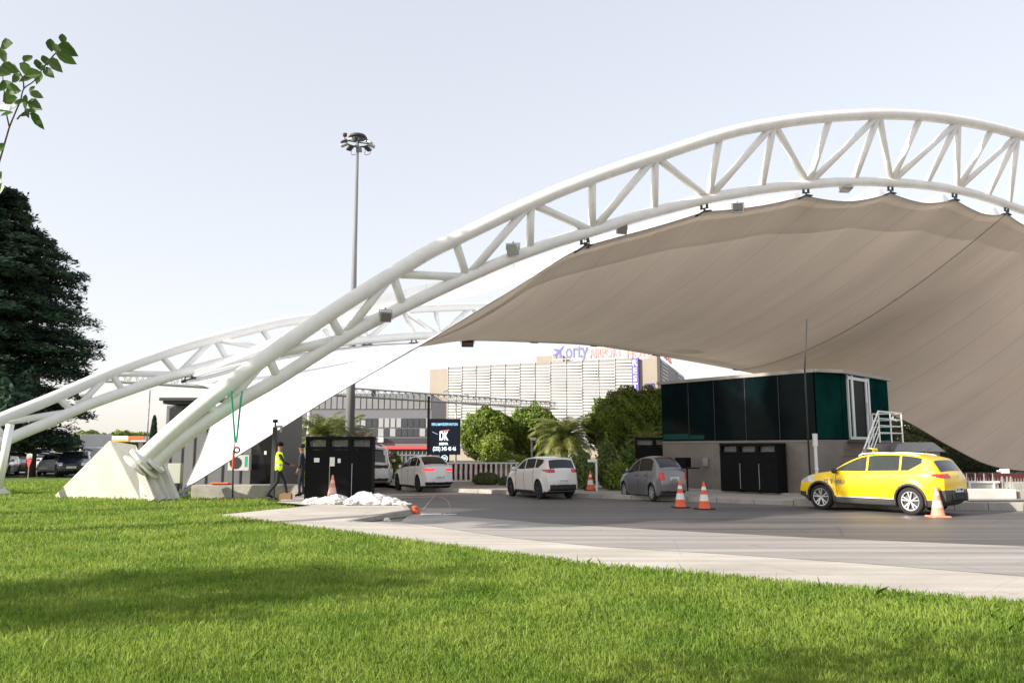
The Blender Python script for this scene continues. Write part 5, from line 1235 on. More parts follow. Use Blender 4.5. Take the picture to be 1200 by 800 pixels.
van = dict(L=4.4,W=1.80,paint='van_white',wr=.32,wf=1.35,wb=-1.35,zb=.20,ds=.03,round=(.2,.06),bowr=.05,
  prof=[(2.18,.35),(2.20,.55),(2.15,.75),(1.9,.92),(1.4,1.05),(1.15,1.12),(.75,1.45),(.4,1.68),(0,1.78),(-1.0,1.82),(-1.9,1.80),(-2.08,1.72),(-2.14,1.45),(-2.17,1.15),(-2.19,.9),(-2.21,.6),(-2.19,.35)],
  belt=[(2.4,.7),(1.15,1.03),(-.2,1.08),(-2.3,1.12)],dlo=(1.0,-1.9),pillars=[.0,-1.0],ws=(1.12,.3),rw=(-2.09,-2.17),rwm=.10,tumble=.16,
  masks=[('headlight','clear_lamp',lambda x,y,z,b,X:(X>1.75)&(z>.62)&(z<.82)&(y>.5)&(b<3)),
   ('taillight','red_lamp',lambda x,y,z,b,X:(X<-1.98)&(z>.95)&(z<1.35)&(y>.76)),
   ('tailgate_trim','plastic_black',lambda x,y,z,b,X:(X<-2.15)&(z<1.0)&(z>.86)&(y<.8)),
   ('lower_bumper','plastic_black',lambda x,y,z,b,X:((X<-2.1)&(z<.42)))],
  seams=[(0,.3,1.05)],mirror=(.95,1.15),handles=[.1],plates=[(-2.215,.74,0)],ptxt='35 AFR 70',spokes=5)
suv = dict(taxi); suv.update(paint='car_blue',ds=.045,masks=taxi['masks'][:2]+[('lower_cladding','plastic_black',lambda x,y,z,b,X:(z<.4)&(b<2))],extra=[],plates=[(2.27,.62,0)],glass='glass_dark')
dist_w = dict(hatch); dist_w.update(ds=.05,paint='car_white',plates=[(2.16,.5,0)])
dist_s = dict(sedan); dist_s.update(ds=.05,paint='car_white',plates=[(2.33,.5,0)],extra=[])
dist_v = dict(van); dist_v.update(ds=.06,plates=[(2.22,.55,0)])
M['police_blue'] = paint('panel_blue',(.03,.07,.42)); 
def head(dx,dy): return math.atan2(dy,dx)
# wheel line of the taxi read from the photograph
fw = Vector((8.62,22.25)); rw_ = Vector((10.28,20.30)); yaw = math.atan2(fw.y-rw_.y, fw.x-rw_.x)
yaw = R(130.5); near_mid = (fw+rw_)/2; side = Vector((math.cos(yaw+math.pi/2),math.sin(yaw+math.pi/2)))
tc_ = (near_mid - side*.80)*1.028 + Vector((-.10,0))
build_car('taxi','bright yellow taxi with five-door body, dark sill cladding and a roof sign',taxi,(tc_.x,tc_.y,0),yaw,cat='taxi').scale = (.93,.93,1)
def putcar(nm,label,cfg,px,py,Y,yaw,group=None,cat='car',sc=1.):
    o = build_car(nm,label,cfg,(W(px,py,Y).x,Y,0),yaw,group,cat); o.scale = (sc,sc,1); return o
putcar('hatchback_car','cream white hatchback with dark wheels driving away past the railing',hatch,632.5,560,28.8,R(119),cat='car',sc=.76)
putcar('saloon_car','white saloon with its red tail lamp glowing, driving away behind the black cabin',sedan,494.5,560,33.5,R(122),cat='car',sc=.74)
putcar('compact_car','small silver grey car stopped beside the toll office wall',accent,763,560,27.2,R(115),cat='car',sc=.66)
putcar('people_carrier','white van seen from behind, half hidden by the black cabin',van,436,550,37.5,R(97),cat='van')
putcar('suv_car','dark blue off-roader facing the lawn, just left of the pyramid',suv,88,545,50,R(-66),'vehicles under the cedar')
putcar('saloon_car','white car with a dark grille parked left of the dark off-roader',dist_s,66,545,54,R(-66),'vehicles under the cedar')
putcar('hatchback_car','white hatchback third from the pyramid in the far row of vehicles',dist_w,56,542,61,R(-68),'vehicles under the cedar')
putcar('people_carrier','white van at the back of the far row right of the cedar trunk',dist_v,48,541,68,R(-68),'vehicles under the cedar',cat='van')
pc_ = putcar('saloon_car','white car with blue bonnet and doors behind the cedar trunk',dist_s,20,547,56,R(-60),'vehicles under the cedar')
for ch in kids(pc_):
    if ch.name.startswith('body'):
        me = ch.data; me.materials.append(M['police_blue'])
        for p in me.polygons:
            c = p.center
            if (abs(c.y)<.7 and 1.1<c.x<2.2 and c.z>.75) or (.45<c.z<.75 and -1.6<c.x<1.6): p.material_index = 2
putcar('saloon_car','white car cut by the left edge of the picture under the cedar',dist_s,-2,545,52,R(-70),'vehicles under the cedar')
# box truck
tk = thing('box_truck','white box lorry body rising behind the dark off-roader','lorry',(W(109,540,62).x,62,0),R(28))
m_ = MB(); a = W(93,521,60); m_.box((.1,0,1.75),(2.1,4.2,2.1)); m_.v=[(x,y,z) for x,y,z in m_.v]; m_.build('cargo_box','van_white',tk,bevel=.02)
m_ = MB(); m_.box((.1,0,.62),(2.0,5.4,.25)); m_.build('chassis','dark',tk)
for x in (-.9,1.1):
    for y in (-1.8,1.8): m_ = MB(); m_.lathe([(.1,-.14),(.42,-.14),(.45,0),(.42,.14),(.1,.14)],(x,y,.45),20,'X'); m_.build('wheel','rubber',tk)
m_ = MB(); m_.box((.1,-3.3,1.1),(2.1,1.1,1.5)); m_.build('cab','van_white',tk,bevel=.12)
# ================================================================== trees
def leaves_at(P, size, Nrm=None, jitter=.9, aspect=.5):
    """one folded-free diamond leaf per point"""
    n = len(P); d = RNG.normal(size=(n,3)); d /= np.linalg.norm(d,axis=1)[:,None]
    if Nrm is not None:
        nn = Nrm + d*jitter; nn /= np.linalg.norm(nn,axis=1)[:,None]
    else: nn = d
    r = RNG.normal(size=(n,3)); u = np.cross(nn,r); u /= np.linalg.norm(u,axis=1)[:,None]+1e-9; v = np.cross(nn,u)
    s = size*RNG.uniform(.6,1.3,n); s = s[:,None]
    V = np.stack([P-u*s*.5, P+v*s*aspect*.5, P+u*s*.5, P-v*s*aspect*.5],1)
    return V.reshape(-1,3)
def crown_points(blobs, n, lump=.18, shell=.35, ph=None):
    """points near the lumpy surface of a union of ellipsoids: (cx,cy,cz,rx,ry,rz)"""
    out = []; nr = []
    tot = sum(b[3]*b[4]+b[3]*b[5] for b in blobs); ph = RNG.uniform(0,6,6)
    for b in blobs:
        k = int(n*(b[3]*b[4]+b[3]*b[5])/tot); d = RNG.normal(size=(k,3)); d /= np.linalg.norm(d,axis=1)[:,None]
        f = 1+lump*(np.sin(d[:,0]*5.5+ph[0]+b[0])*np.sin(d[:,1]*6+ph[1])+.6*np.sin(d[:,2]*8+d[:,0]*7+ph[2])+.4*np.sin(d[:,0]*15+d[:,2]*13+ph[3]))
        rr = f*(1-shell*RNG.random(k)**1.6)
        p = np.array(b[:3])+d*rr[:,None]*np.array(b[3:6]); out.append(p); nr.append(d)
    P = np.concatenate(out); Nn = np.concatenate(nr); keep = np.ones(len(P),bool)
    for b in blobs:                                   # drop points deep inside another blob
        q = (((P-np.array(b[:3]))/np.array(b[3:6]))**2).sum(1); keep &= q > .30
    return P[keep], Nn[keep]
def tree(label, cat, x, y, z0, blobs, n, leaf, m, trunk_r, trunk_top, name='ficus_tree', group=None, lump=.18, shell=.35, nb=7, trunk_m='bark', aspect=.55, jit=.9):
    t = thing(name, label, cat, (x,y,z0), 0, group)
    P,Nn = crown_points(blobs,n,lump,shell)
    npmesh('crown', leaves_at(P,leaf,Nn,jit,aspect), 4, m, t)
    m_ = MB(); tz = trunk_top; c0 = Vector(blobs[0][:3])
    m_.tube(catmull([(0,0,-.1),(trunk_r*.3,0,tz*.5),(0,trunk_r*.3,tz)],4),[trunk_r*(1-.35*i/8) for i in range(9)],10)
    rg = random.Random(int(abs(x)*10)+3)
    for k in range(nb):
        b = blobs[k%len(blobs)]; e = Vector(b[:3])+Vector((rg.uniform(-.6,.6)*b[3],rg.uniform(-.6,.6)*b[4],rg.uniform(-.2,.6)*b[5])); s_ = Vector((0,0,tz*(.75+.25*rg.random())))
        m_.tube(catmull([s_, s_.lerp(e,.5)+Vector((rg.uniform(-.2,.2),rg.uniform(-.2,.2),-.1)), e],3),[trunk_r*.55*(1-.8*i/6) for i in range(7)],6)
    m_.build('trunk',trunk_m,t,smooth=True); return t
M['ficus'] = leafmat('ficus_leaves',(.08,.135,.02),(.27,.36,.055),.28,.45,.4)
M['ficus_dark'] = leafmat('dark_ficus_leaves',(.085,.14,.03),(.24,.34,.07),.15,.45,.4)
M['ficus_lime'] = leafmat('lime_leaves',(.10,.16,.02),(.27,.34,.045),.25,.45,.4)
M['cedar'] = leafmat('cedar_needles',(.028,.058,.048),(.09,.145,.085),.2,.7,.2)
M['oleander'] = leafmat('oleander_leaves',(.09,.14,.035),(.32,.38,.11),.2,.5,.4)
M['hedge'] = leafmat('hedge_leaves',(.012,.025,.010),(.04,.06,.02),.15,.6,.3)
M['palm'] = leafmat('palm_leaflets',(.11,.15,.04),(.36,.38,.12),.3,.5,.4)
M['palm_dry'] = leafmat('dry_palm',(.16,.10,.05),(.30,.20,.11),.2,.7,.2)
M['olive'] = leafmat('olive_leaves',(.08,.10,.04),(.22,.24,.10),.2,.6,.3)
def TX(px,Y): return W(px,500,Y).x
def tz_(py,Y): return W(600,py,Y).z
# round clipped ficus trees: (cx,cy,cz) relative
Y = 50
def ficus(label, pxl, pxr, pyt, pyb, Y, m='ficus', n=22000, leaf=.20, extra=(), name='ficus_tree', cat='tree', group='clipped round trees in front of the hotel'):
    xc = (TX(pxl,Y)+TX(pxr,Y))/2; rx = (TX(pxr,Y)-TX(pxl,Y))/2; zt = tz_(pyt,Y); zb_ = tz_(pyb,Y); rz = (zt-zb_)/2; zc = (zt+zb_)/2
    bl = [(0,0,zc,rx*.93,rx*.9,rz*.95)]
    for (dx,dz,s) in extra: bl.append((dx*rx,-.3*rx,zc+dz*rz,rx*s,rx*s,rz*s))
    return tree(label,cat,xc,Y,0,bl,n,leaf,m,.16,max(.6,zb_+.3),name,group,lump=.13,shell=.30)
ficus('round clipped tree left of the road post, above the railing',539,603,478,541,57,'ficus',30000,.2,((-.45,.1,.55),(.4,.25,.58),(0,.5,.5)))
ficus('round clipped tree directly behind the road post',592,656,474,541,60,'ficus',28000,.2,((-.4,.2,.55),(.45,.1,.55)))
ficus('small lime green clipped ball tree in front of the two round trees',562,602,506,545,52,'ficus_lime',14000,.17,((0,.2,.7),))
ficus('largest clipped tree reaching the dark glass corner of the toll office',686,782,455,545,57,'ficus',56000,.22,((-.55,-.05,.5),(.1,.35,.62),(.6,.45,.55),(-.2,.1,.6),(.7,-.1,.4)))
# shrubs on the median
def shrub(label, pxl, pxr, pyt, pyb, Y, m, n, leaf, z0=.13, group='shrubs on the median', name='shrub', lump=.25, shell=.6):
    xc = (TX(pxl,Y)+TX(pxr,Y))/2; rx = (TX(pxr,Y)-TX(pxl,Y))/2; zt = tz_(pyt,Y); h = zt-z0
    bl = [(0,0,h*.5,rx*.8,rx*.7,h*.5),(-rx*.4,-.1,h*.38,rx*.55,rx*.5,h*.36),(rx*.4,-.1,h*.42,rx*.5,rx*.5,h*.40)]
    return tree(label,'shrub',xc,Y,z0,bl,n,leaf,m,.035,h*.45,name,group,lump=lump,shell=shell,nb=9,jit=1.5)
shrub('leafy green bush just right of the cream hatchback',661,700,528,572,32,'oleander',9000,.10)
shrub('tall flowering bush between the kerb cone and the silver car',696,728,516,574,32.5,'oleander',11000,.10)
shrub('low yellowish bush on the kerb left of the silver car',706,744,543,577,31,'ficus_lime',8000,.09)
shrub('dark bush behind the silver car reaching the black cabin',722,752,525,574,33.5,'ficus_dark',8000,.11)
shrub('low olive green cushion bush in front of the railing',553,587,553,572,35.8,'olive',9000,.07,lump=.08,shell=.3)
shrub('small cushion bush next to the front of the cream hatchback',583,601,558,572,35.4,'olive',4000,.07,lump=.08,shell=.3)
shrub('wide green bush behind the railing below the round trees',556,640,531,548,41,'ficus',9000,.13)
shrub('green bush between the white van and the white saloon',452,475,531,560,43,'oleander',7000,.12)
shrub('green bush behind the two people, right of the black post',340,368,536,562,42,'ficus_dark',7000,.12)
shrub('dark green bush low behind the black cabin',375,440,535,560,44,'ficus_dark',7000,.13)
# hedge at right under the canopy
t = thing('clipped_hedge','dark clipped hedge behind the red fence at the right','hedge',(TX(1150,57),57,.0))
P = RNG.uniform([-4.6,-.7,0],[5.4,.7,1.35],(26000,3)); q = np.maximum(np.abs(P[:,1])/.7,P[:,2]/1.35)>.8; P = P[q]; P[:,2] += .1*np.sin(P[:,0]*4); npmesh('crown',leaves_at(P,.10,None,1,.5),4,'hedge',t)
def hz(px,py,Y): return tz_(py,Y)
tree('sunlit leafy tree behind the stair, above the kiosk','tree',TX(1085,62),62,0,[(0,0,tz_(518,62),4.2,2.6,2.2),(3.2,0,tz_(532,62)-.2,2.4,1.8,1.5)],26000,.24,'olive',.16,1.2,'leafy_tree','trees behind the toll office')
tree('leafy tree right of the kiosk, partly covered by the canopy corner','tree',TX(1150,64),64,0,[(0,0,tz_(535,64)+.1,3.6,2.0,1.9),(2.6,.2,1.9,2.8,2,1.5)],20000,.24,'oleander',.16,1.2,'leafy_tree','trees behind the toll office')
# palms
def palm(label, px, pyc, Y, Rr, nf, th, m='palm', dry=0, seed=1, base=0):
    x = TX(px,Y); zc = tz_(pyc,Y); t = thing('palm_tree',label,'palm',(x,Y,base),0,'young date palms'); rg = np.random.default_rng(seed)
    m_ = MB(); m_.tube([(0,0,-.1),(0,0,zc*.5),(0,0,zc-.05)],[th,th*.9,th*1.15],12)
    for k in range(26):
        a = k*2.4; z = (zc-.1)*(.25+.75*k/26); m_.bar((th*.8*math.cos(a),th*.8*math.sin(a),z-.08),(th*1.4*math.cos(a),th*1.4*math.sin(a),z+.08),.09,.05)
    m_.build('trunk','bark',t)
    Vs = []; rachis = MB()
    for k in range(nf):
        az = k*2.39996+rg.uniform(-.2,.2); el = math.radians(80-100*(k/nf)**1.0+rg.uniform(-8,8)); Lf = Rr*rg.uniform(.9,1.12)*(1.15 if el>.5 else 1)
        h = np.array([math.cos(az),math.sin(az),0]); S_ = 26; pts = []; p = np.array([0,0,zc]); e = el
        for s_ in range(S_+1): pts.append(p.copy()); p = p+(h*math.cos(e)+np.array([0,0,math.sin(e)]))*Lf/S_; e -= (1.7 if el>0 else .8)/S_*(.4+1.2*s_/S_)
        pts = np.array(pts); rachis.tube([tuple(q) for q in pts[::5]],[.022,.018,.014,.01,.006,.004][:len(pts[::5])],5,cap=False)
        side = np.array([-math.sin(az),math.cos(az),0])
        for s_ in range(2,S_+1):
            tg = pts[s_]-pts[s_-1]; tg /= np.linalg.norm(tg); up = np.cross(side,tg); 
            ll = Rr*.30*math.sin(math.pi*(.12+.85*s_/S_))**.7
            for sgn_ in (-1,1):
                for o_ in (0,.5):
                    b0_ = pts[s_]-tg*o_*Lf/S_; dr = side*sgn_*.75+tg*.62+up*rg.uniform(-.15,.35); dr /= np.linalg.norm(dr); tip = b0_+dr*ll-np.array([0,0,ll*.18]); wv = tg*.016*(Rr/1.6)
                    Vs += [b0_-wv, b0_+wv, (b0_+tip)/2+wv*1.1, tip]
    npmesh('fronds',np.array(Vs),4,m,t); r_ = rachis.build('frond_stems',m,t)
    return t
palm('full young date palm right of the road post',661,515,55,2.35,64,.28,seed=3)
palm('date palm behind the black cabin on the left',377,512,46,1.9,46,.25,seed=5)
palm('date palm whose crown shows beside the high mast foot',405,507,52,1.7,40,.22,seed=6)
palm('brownish drooping palm right of the black cabin',424,526,50,1.35,36,.2,'palm_dry',seed=7)
palm('short palm just behind the corner of the toll office',757,520,50,1.4,26,.18,seed=8)
# big dark cedar on the left
Yc = 50.; t = thing('cedar_tree','huge dark cedar filling the left edge, its branches in drooping layers','tree',(TX(40,Yc),Yc,0))
m_ = MB(); Hc = tz_(205,Yc); m_.tube(catmull([(0,0,-.1),(-.1,0,Hc*.3),(-.9,0,Hc*.7),(-1.8,0,Hc*.86)],4),[.30*(1-.8*i/12) for i in range(13)],12)
outl = [(520,100),(508,97),(495,88),(475,105),(462,88),(448,92),(430,96),(415,100),(404,107),(392,104),(380,92),(365,97),(350,84),(335,80),(318,82),(312,86),(305,66),(290,66),(280,52),(270,44),(258,30),(245,20),(232,14),(224,8)]
cxp = -38; Vp = []; Nv = []
for (py,pe) in outl*2:
    py = py+RNG.uniform(-5,5); z = tz_(py,Yc); Rm = (pe-cxp)*Yc/FPX; cx0 = TX(cxp,Yc)-TX(40,Yc)
    for b in range(17):
        az = (RNG.uniform(0,2*math.pi) if b>1 else RNG.uniform(-.25,.25)+(-.0)); Lb = Rm*(RNG.uniform(.70,1.0) if b>1 else RNG.uniform(.93,1.02)); k = int(150*max(1,Lb/3.5))
        s_ = RNG.random(k)**.75; dirv = np.array([math.cos(az),math.sin(az)]); lat = RNG.normal(0,.13,k)*Lb*(1.15-s_*.75)*.8
        x = cx0+dirv[0]*Lb*s_-dirv[1]*lat; y = dirv[1]*Lb*s_+dirv[0]*lat; zz_ = z-.35+ .25*np.sin(s_*3)*1.2 - .35*s_**2 + RNG.normal(0,.13,k) - .6*np.abs(lat)/Lb
        Vp.append(np.stack([x,y,zz_],1))
        if b<8: m_.tube([(cx0*min(1,z/Hc*1.2)*.9,0,z-.5),(cx0+dirv[0]*Lb*.5,dirv[1]*Lb*.5,z-.25),(cx0+dirv[0]*Lb*.92,dirv[1]*Lb*.92,z-.55)],[.09,.05,.015],5)
P = np.concatenate(Vp); P = P[P[:,2]>1.6]
up = np.zeros_like(P); up[:,2] = 1
npmesh('crown',leaves_at(P,.40,up,.55,.30),4,'cedar',t); m_.build('trunk','bark',t,smooth=True)
# thin second stem left of it
t = tree('slimmer dark conifer stem left of the cedar trunk','tree',TX(4,47),47,0,[(0,0,4.6,1.9,1.5,1.7)],9000,.32,'cedar',.12,3.4,'conifer_tree','dark trees at the left edge',lump=.3,shell=.9)
# background greenery at left
for i,(pxl,pxr,pyt,Y_,mm,lb_) in enumerate([(128,160,505,135,'ficus_lime','bright round treetop above the filling station roof, nearest the pyramid tip'),(150,180,507,140,'ficus','broad treetop above the orange red fascia'),(92,118,505,120,'ficus_dark','dark treetop right at the edge of the cedar branches'),(112,135,509,128,'ficus_dark','low treetop between the cedar edge and the bright round treetop')]):
    xc = (TX(pxl,Y_)+TX(pxr,Y_))/2; rx = (TX(pxr,Y_)-TX(pxl,Y_))/2; zt = tz_(pyt,Y_)
    tree(lb_,'tree',xc,Y_,0,[(0,0,zt-rx*.6,rx,rx,rx*.6)],5000,.45,mm,.2,max(.8,zt-rx*1.1),'round_tree','distant trees at the left')
for i,(px,w_,pyt,Y_,lb_) in enumerate([(62,26,519,82,'grey green tree behind the white vans'),(78,24,522,86,'grey green tree behind the dark off-roader roof'),(42,24,520,84,'grey green tree directly behind the cedar trunk'),(20,30,518,88,'grey green tree behind the white and blue car'),(-6,34,519,85,'grey green tree at the extreme left edge')]):
    rx = w_/2*Y_/FPX*1.2; zt = tz_(pyt,Y_); tree(lb_,'tree',TX(px,Y_),Y_,0,[(0,0,zt*.62,rx,rx,zt*.38)],5000,.35,'olive',.12,zt*.4,'olive_tree','olive trees behind the parked vehicles')
# cypress
t = thing('cypress_tree','slim dark cypress tip just left of the guard house','tree',(TX(180.5,70),70,0)); zt = tz_(487,70)
s_ = RNG.random(9000); rr_ = .42*np.sqrt(np.clip(1-s_,0,1))*(.6+.4*np.minimum(1,s_*5))*RNG.uniform(.5,1.1,9000); a = RNG.uniform(0,6.28,9000); P = np.stack([rr_*np.cos(a),rr_*np.sin(a),.3+s_*(zt-.3)],1); npmesh('crown',leaves_at(P,.22,None,1,.4),4,'cedar',t); m_ = MB(); m_.tube([(0,0,0),(0,0,zt*.8)],[.1,.03],6); m_.build('trunk','bark',t)
# far wood line hiding the bare horizon
def woods(x0,x1,y,h,n,leaf,m):
    x = RNG.uniform(x0,x1,n); hh_ = h*(.65+.25*np.sin(x*.13)+.12*np.sin(x*.41+2)); P = np.stack([x,y+RNG.uniform(-4,4,n),hh_*RNG.random(n)**.6],1); return P
P = np.concatenate([woods(-260,-66,170,5.0,26000,.9,0), woods(60,260,170,7,26000,.9,0)]); o = npmesh('woodland',leaves_at(P,1.3,None,1,.7),4,'ficus_dark'); tag(o,kind='stuff')
# sapling at the near left: branch with large leaves entering from the edge
Yn = 3.2; base = Vector((-2.75,3.0,0)); t = thing('sapling_tree','young broadleaf tree whose leafy twig enters at the top left corner','tree',tuple(base))
def bp_(px,py,Y=Yn): return W(px,py,Y)-base
m_ = MB()
stems = [[bp_(-30,330),bp_(-12,230),bp_(2,180),bp_(11,149)],[bp_(11,149),bp_(7,130),bp_(5,108),bp_(3,88)],[bp_(11,149),bp_(18,132),bp_(24,118),bp_(28,104),bp_(40,95),bp_(52,78),bp_(66,62)],[bp_(28,104),bp_(26,90),bp_(16,75)],[bp_(20,140),bp_(28,132),bp_(36,134)],[bp_(52,78),bp_(60,68),bp_(72,55)],[Vector((0,0,0)),Vector((.15,.05,.8)),bp_(-60,420),bp_(-30,330)],[bp_(-30,330),bp_(-80,200),bp_(-100,60),bp_(-120,-80)],[bp_(-60,420),bp_(-160,250),bp_(-200,50)]]
for k,s_ in enumerate(stems):
    c_ = catmull(s_,4); r0,r1 = ((.005,.0035) if k==0 else (.0035,.002) if k<6 else (.022,.010) if k==6 else (.009,.004)); m_.tube(c_,[r0+(r1-r0)*i/(len(c_)-1) for i in range(len(c_))],6)
m_.build('trunk','bark',t,smooth=True)
lf = [(8,52,15,10,0),(4,65,10,-70,0),(1,85,14,10,1),(12,80,14,-5,0),(20,91,12,30,0),(33,68,10,70,1),(32,82,13,-40,0),(40,86,12,20,2),(31,92,10,-150,0),(45,75,9,100,2),(53,70,9,110,1),(49,79,8,0,2),(60,52,11,90,2),(66,56,9,110,2),(74,45,9,95,2),(80,58,15,-20,1),(78,68,14,-15,1),(65,76,13,-35,0),(57,85,11,-30,0),(46,92,9,-100,0),(6,100,14,30,1),(16,105,14,0,0),(12,115,16,10,1),(20,122,14,-160,0),(30,119,10,-100,0),(41,123,14,-20,0),(38,104,7,60,0),(43,111,10,-10,0),(44,141,13,-45,0),(32,132,8,-60,0),(37,130,6,20,0),(27,135,6,180,0),(3,127,12,160,1),(8,133,8,-160,0),(2,172,10,40,1),(1,205,8,-60,0),(1,220,8,-90,0),(-6,60,16,120,1),(-10,90,16,60,0),(-12,120,16,150,0),(-25,40,16,80,1),(-30,75,16,10,0),(-40,110,16,-20,0)]
V_ = []; mi_ = []
for (px,py,ln,ang,kind) in lf:
    c = bp_(px,py,Yn+RNG.uniform(-.06,.06)); sc = Yn/FPX; a = math.radians(ang); ux = Vector((math.cos(a),RNG.uniform(-.5,.5),math.sin(a))).normalized(); vx = Vector((-math.sin(a),RNG.uniform(-.6,.2),math.cos(a))).normalized(); l = ln*sc*1.75; wd = l*.30
    o0 = c-ux*l*.5
    for sg_ in (-1,1):
        pts = [(0,0),(.22,.75),(.5,1.),(.78,.6),(1.0,0)]
        q = [o0+ux*l*s1+vx*wd*s2*sg_+Vector((0,-.25*wd*s2,.12*wd*s2-.15*l*s1*s1)) for s1,s2 in pts]
        V_ += q
t_leaf = npmesh('leaves',np.array([tuple(v) for v in V_]),5,'broadleaf' if 'broadleaf' in M else 'oleander',t)
M['broadleaf'] = leafmat('broad_leaves',(.03,.075,.012),(.12,.21,.035),.35,.4,.5); t_leaf.data.materials[0] = M['broadleaf']
# rest of the sapling crown outside the frame
P,Nn = crown_points([(-1.0,-.5,3.6,.75,.9,.9),(-.9,.3,2.7,.6,.7,.6)],2600,.2,.8); npmesh('leaves',leaves_at(P,.10,Nn,1.4,.6),4,'broadleaf',t)
# roadside tree out of frame on the left whose shade falls across the lawn
tree('broad tree beside the lawn, out of the picture on the left','tree',-14.5,4.1,0,[(0,0,5.0,2.4,1.7,1.6),(1.2,.6,4.5,1.6,1.2,1.2)],3500,.22,'ficus_dark',.2,3.4,'leafy_tree')

# unseen trees added left of the frame to shade the toll office and lanes
for i,(x_,y_,h_) in enumerate(((-22,10.0,20.5),(-23,15.6,20))):
    tree(['tall broad tree left of the picture, first of the row nearest the camera','tall broad tree left of the picture, second and farther from the camera'][i],'tree',x_,y_,0,[(0,0,h_-4.5,3.6,3.6,4.4),(.5,-1,h_-7.5,3.2,3.2,2.8)],15000,.5,'ficus_dark',.3,h_-8,'leafy_tree','tall trees outside the left edge',nb=5)
# ================================================================== people
def skin_body(name, joints, edges, m, parent=None, sub=2, root=0, mats=None, fn=None):
    me = bpy.data.meshes.new(name); me.from_pydata([j[0] for j in joints], edges, []); o = bpy.data.objects.new(name, me); COL.objects.link(o)
    sk = o.modifiers.new('s','SKIN'); sk.use_smooth_shade = True
    for i,v in enumerate(me.skin_vertices[0].data):
        r = joints[i][1]; v.radius = r if hasattr(r,'__len__') else (r,r); v.use_root = (i==root)
    sb = o.modifiers.new('u','SUBSURF'); sb.levels = sub; sb.render_levels = sub
    dg = bpy.context.evaluated_depsgraph_get(); dg.update(); m2 = bpy.data.meshes.new_from_object(o.evaluated_get(dg)); o.modifiers.clear(); o.data = m2; m2.materials.clear()
    for x in (mats or [m]): m2.materials.append(M[x])
    if fn:
        for p in m2.polygons: p.material_index = fn(p.center)
    for p in m2.polygons: p.use_smooth = True
    if parent: o.parent = parent
    return o
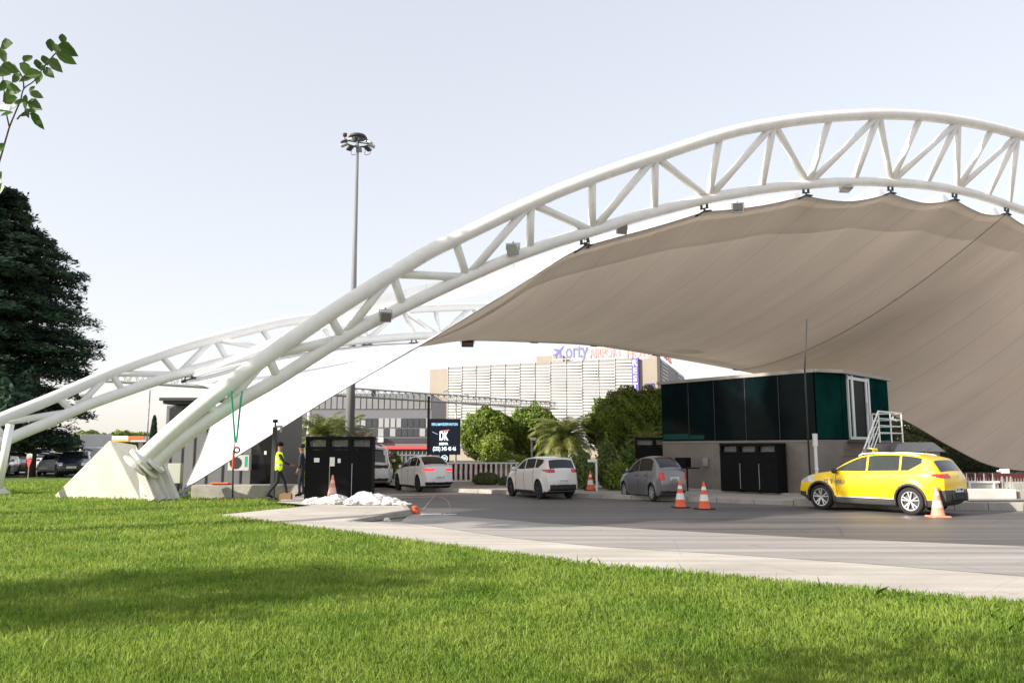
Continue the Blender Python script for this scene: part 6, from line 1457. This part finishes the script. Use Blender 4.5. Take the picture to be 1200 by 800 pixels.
def make_person(label, loc, yaw, scale=1., vest=True, cap=True, carry=None, top='trouser', stride=.30, arms='walk'):
    t = thing('person', label, 'person', loc, yaw)
    # facing +X; y left
    s = stride; J = []; E = []
    def j(p,r): J.append((p,r)); return len(J)-1
    def e(a,b_): E.append((a,b_))
    pel = j((0,0,.94),(.155,.12)); sp = j((.01,0,1.08),(.145,.11)); ch = j((.02,0,1.26),(.175,.125)); cl = j((.01,0,1.40),(.15,.09)); nk = j((.02,0,1.48),.058); hd0 = j((.035,0,1.56),(.072,.078)); hd1 = j((.035,0,1.66),(.080,.092)); hd2 = j((.03,0,1.735),(.062,.07))
    for a,c in ((pel,sp),(sp,ch),(ch,cl),(cl,nk),(nk,hd0),(hd0,hd1),(hd1,hd2)): e(a,c)
    for sd,fwd in ((1,1),(-1,-1)):
        hp_ = j((0,.09*sd,.88),.095); kn = j((.16*fwd*s/.3+.05,.09*sd,.50 if fwd>0 else .49),.062); an = j((s*fwd-.03*(fwd<0),.09*sd,.10 if fwd>0 else .14),.042); hl = j((s*fwd-.07,.09*sd,.045 if fwd>0 else .08),.036); to = j((s*fwd+.16,.10*sd,.035 if fwd>0 else .025),.032)
        if fwd<0: J[kn] = ((-.03,.09*sd,.50),.062)
        e(pel,hp_); e(hp_,kn); e(kn,an); e(an,hl); e(an,to)
        sh = j((.01,.175*sd,1.40),.060)
        if arms=='walk': el_ = j(((-.12 if fwd>0 else .16),.24*sd,1.13),.043); wr_ = j(((-.02 if fwd>0 else .36),.22*sd,.93 if fwd>0 else 1.06),.030)
        else: el_ = j((.05,.24*sd,1.13),.043); wr_ = j((.12,.22*sd,.90),.030)
        e(cl,sh); e(sh,el_); e(el_,wr_)
        wv = Vector(J[wr_][0]); ev = Vector(J[el_][0]); dd = (wv-ev).normalized(); pm = wv+dd*.07; pmi = j(tuple(pm),(.036,.020)); e(wr_,pmi)
        cr = Vector((dd.z,0,-dd.x)).normalized()
        for k in range(4):
            f0_ = pm+cr*(k-1.5)*.019+dd*.02; f1_ = f0_+dd*[.030,.036,.034,.026][k]+Vector((0,-.008*sd,0)); f2_ = f1_+dd*.022+Vector((0,-.020*sd,0)); a_ = j(tuple(f0_),.009); b2 = j(tuple(f1_),.0085); c2_ = j(tuple(f2_),.007); e(pmi,a_); e(a_,b2); e(b2,c2_)
        th0 = wv+dd*.03+cr*.03; th1 = th0+dd*.03+cr*.018+Vector((0,-.015*sd,0)); a_ = j(tuple(th0),.011); b2 = j(tuple(th1),.009); e(wr_,a_); e(a_,b2)
    def fn(c):
        if c.z > 1.485: return 0
        if c.z < .10: return 3
        if c.z < .90 and abs(c.y)<.19: return 2
        if abs(c.y)>.185 and c.z < (1.0 if arms!='walk' else 1.08) and (c.z<.96 or c.x>.33): return 0
        if c.z < .90: return 0 if abs(c.y)>.19 and c.z<.92 else 2
        return 1
    body = skin_body('body', J, E, None, t, 2, 0, ['skin',top,'trouser','black'], fn)
    # facial features: nose, ears, eyes
    m_ = MB(); m_.lathe([(.0,0),(.012,.008),(.014,.022),(.004,.045)],(.118,0,1.615),8); m_.build('nose','skin',t,smooth=True)
    for sd in (-1,1):
        m_ = MB(); m_.lathe([(0,-.006),(.022,-.004),(.024,.004),(0,.008)],(.03,sd*.085,1.645),10,'Y'); m_.build('ear','skin',t,smooth=True)
        m_ = MB(); m_.lathe([(0,-.004),(.009,0),(0,.004)],(.112,sd*.032,1.665),8,'X'); m_.build('eye','black',t)
    m_ = MB(); m_.box((.112,0,1.585),(.008,.045,.008)); m_.build('mouth','darkred',t)
    m_ = MB()
    m_.lathe([(.099,1.66),(.104,1.70),(.098,1.745),(.07,1.785),(.02,1.80),(0,1.80)],(.022,0,0),18,cap=False)
    if cap: m_.add([(.10,-.075,1.712),(.10,.075,1.712),(.20,.05,1.70),(.20,-.05,1.70),(.10,-.075,1.722),(.10,.075,1.722),(.20,.05,1.708),(.20,-.05,1.708)],[(0,1,2,3),(4,7,6,5),(0,4,5,1),(1,5,6,2),(2,6,7,3),(3,7,4,0)])
    m_.build('cap' if cap else 'hair','black' if cap else 'hair',t,smooth=True)
    if vest:
        me = body.data; tri = [p for p in me.polygons if abs(p.center.x)<.17 and .89<p.center.z<1.455 and abs(p.center.y)<.205 and p.center.z > 0 and not (p.center.z<.95 and abs(p.center.y)>.17)]
        vid = {}; vs = []; fs = []
        for p in tri:
            f = []
            for vi in p.vertices:
                if vi not in vid: vid[vi] = len(vs); v = me.vertices[vi]; vs.append(tuple(v.co+v.normal*.018+Vector((0,0,0))))
                f.append(vid[vi])
            fs.append(tuple(f))
        m_ = MB(); m_.add(vs,fs); vo = m_.build('safety_vest',['hivis','reflect_tape'],t,smooth=True)
        for p in vo.data.polygons:
            z = p.center.z
            if 1.03<z<1.075 or 1.22<z<1.26: p.material_index = 1
    t.scale = (scale,)*3
    return t
M['reflect_tape'] = mat('reflective_tape',(.50,.52,.50),.4); M['denim_top'] = mat('dark_jacket',(.018,.020,.030),.85)
p = G(323.5,584.5,.13); make_person('person in a yellow hi-vis vest and dark cap striding past the black camera post',(p.x-.05,p.y+.3,.14),R(20),1.0,stride=.30)
make_person('person in a dark jacket standing just behind the one in the yellow vest',(p.x+.50,p.y+1.1,.14),R(200),.97,vest=False,cap=False,top='denim_top',stride=.06,arms='hang')
bpy.context.view_layer.update()
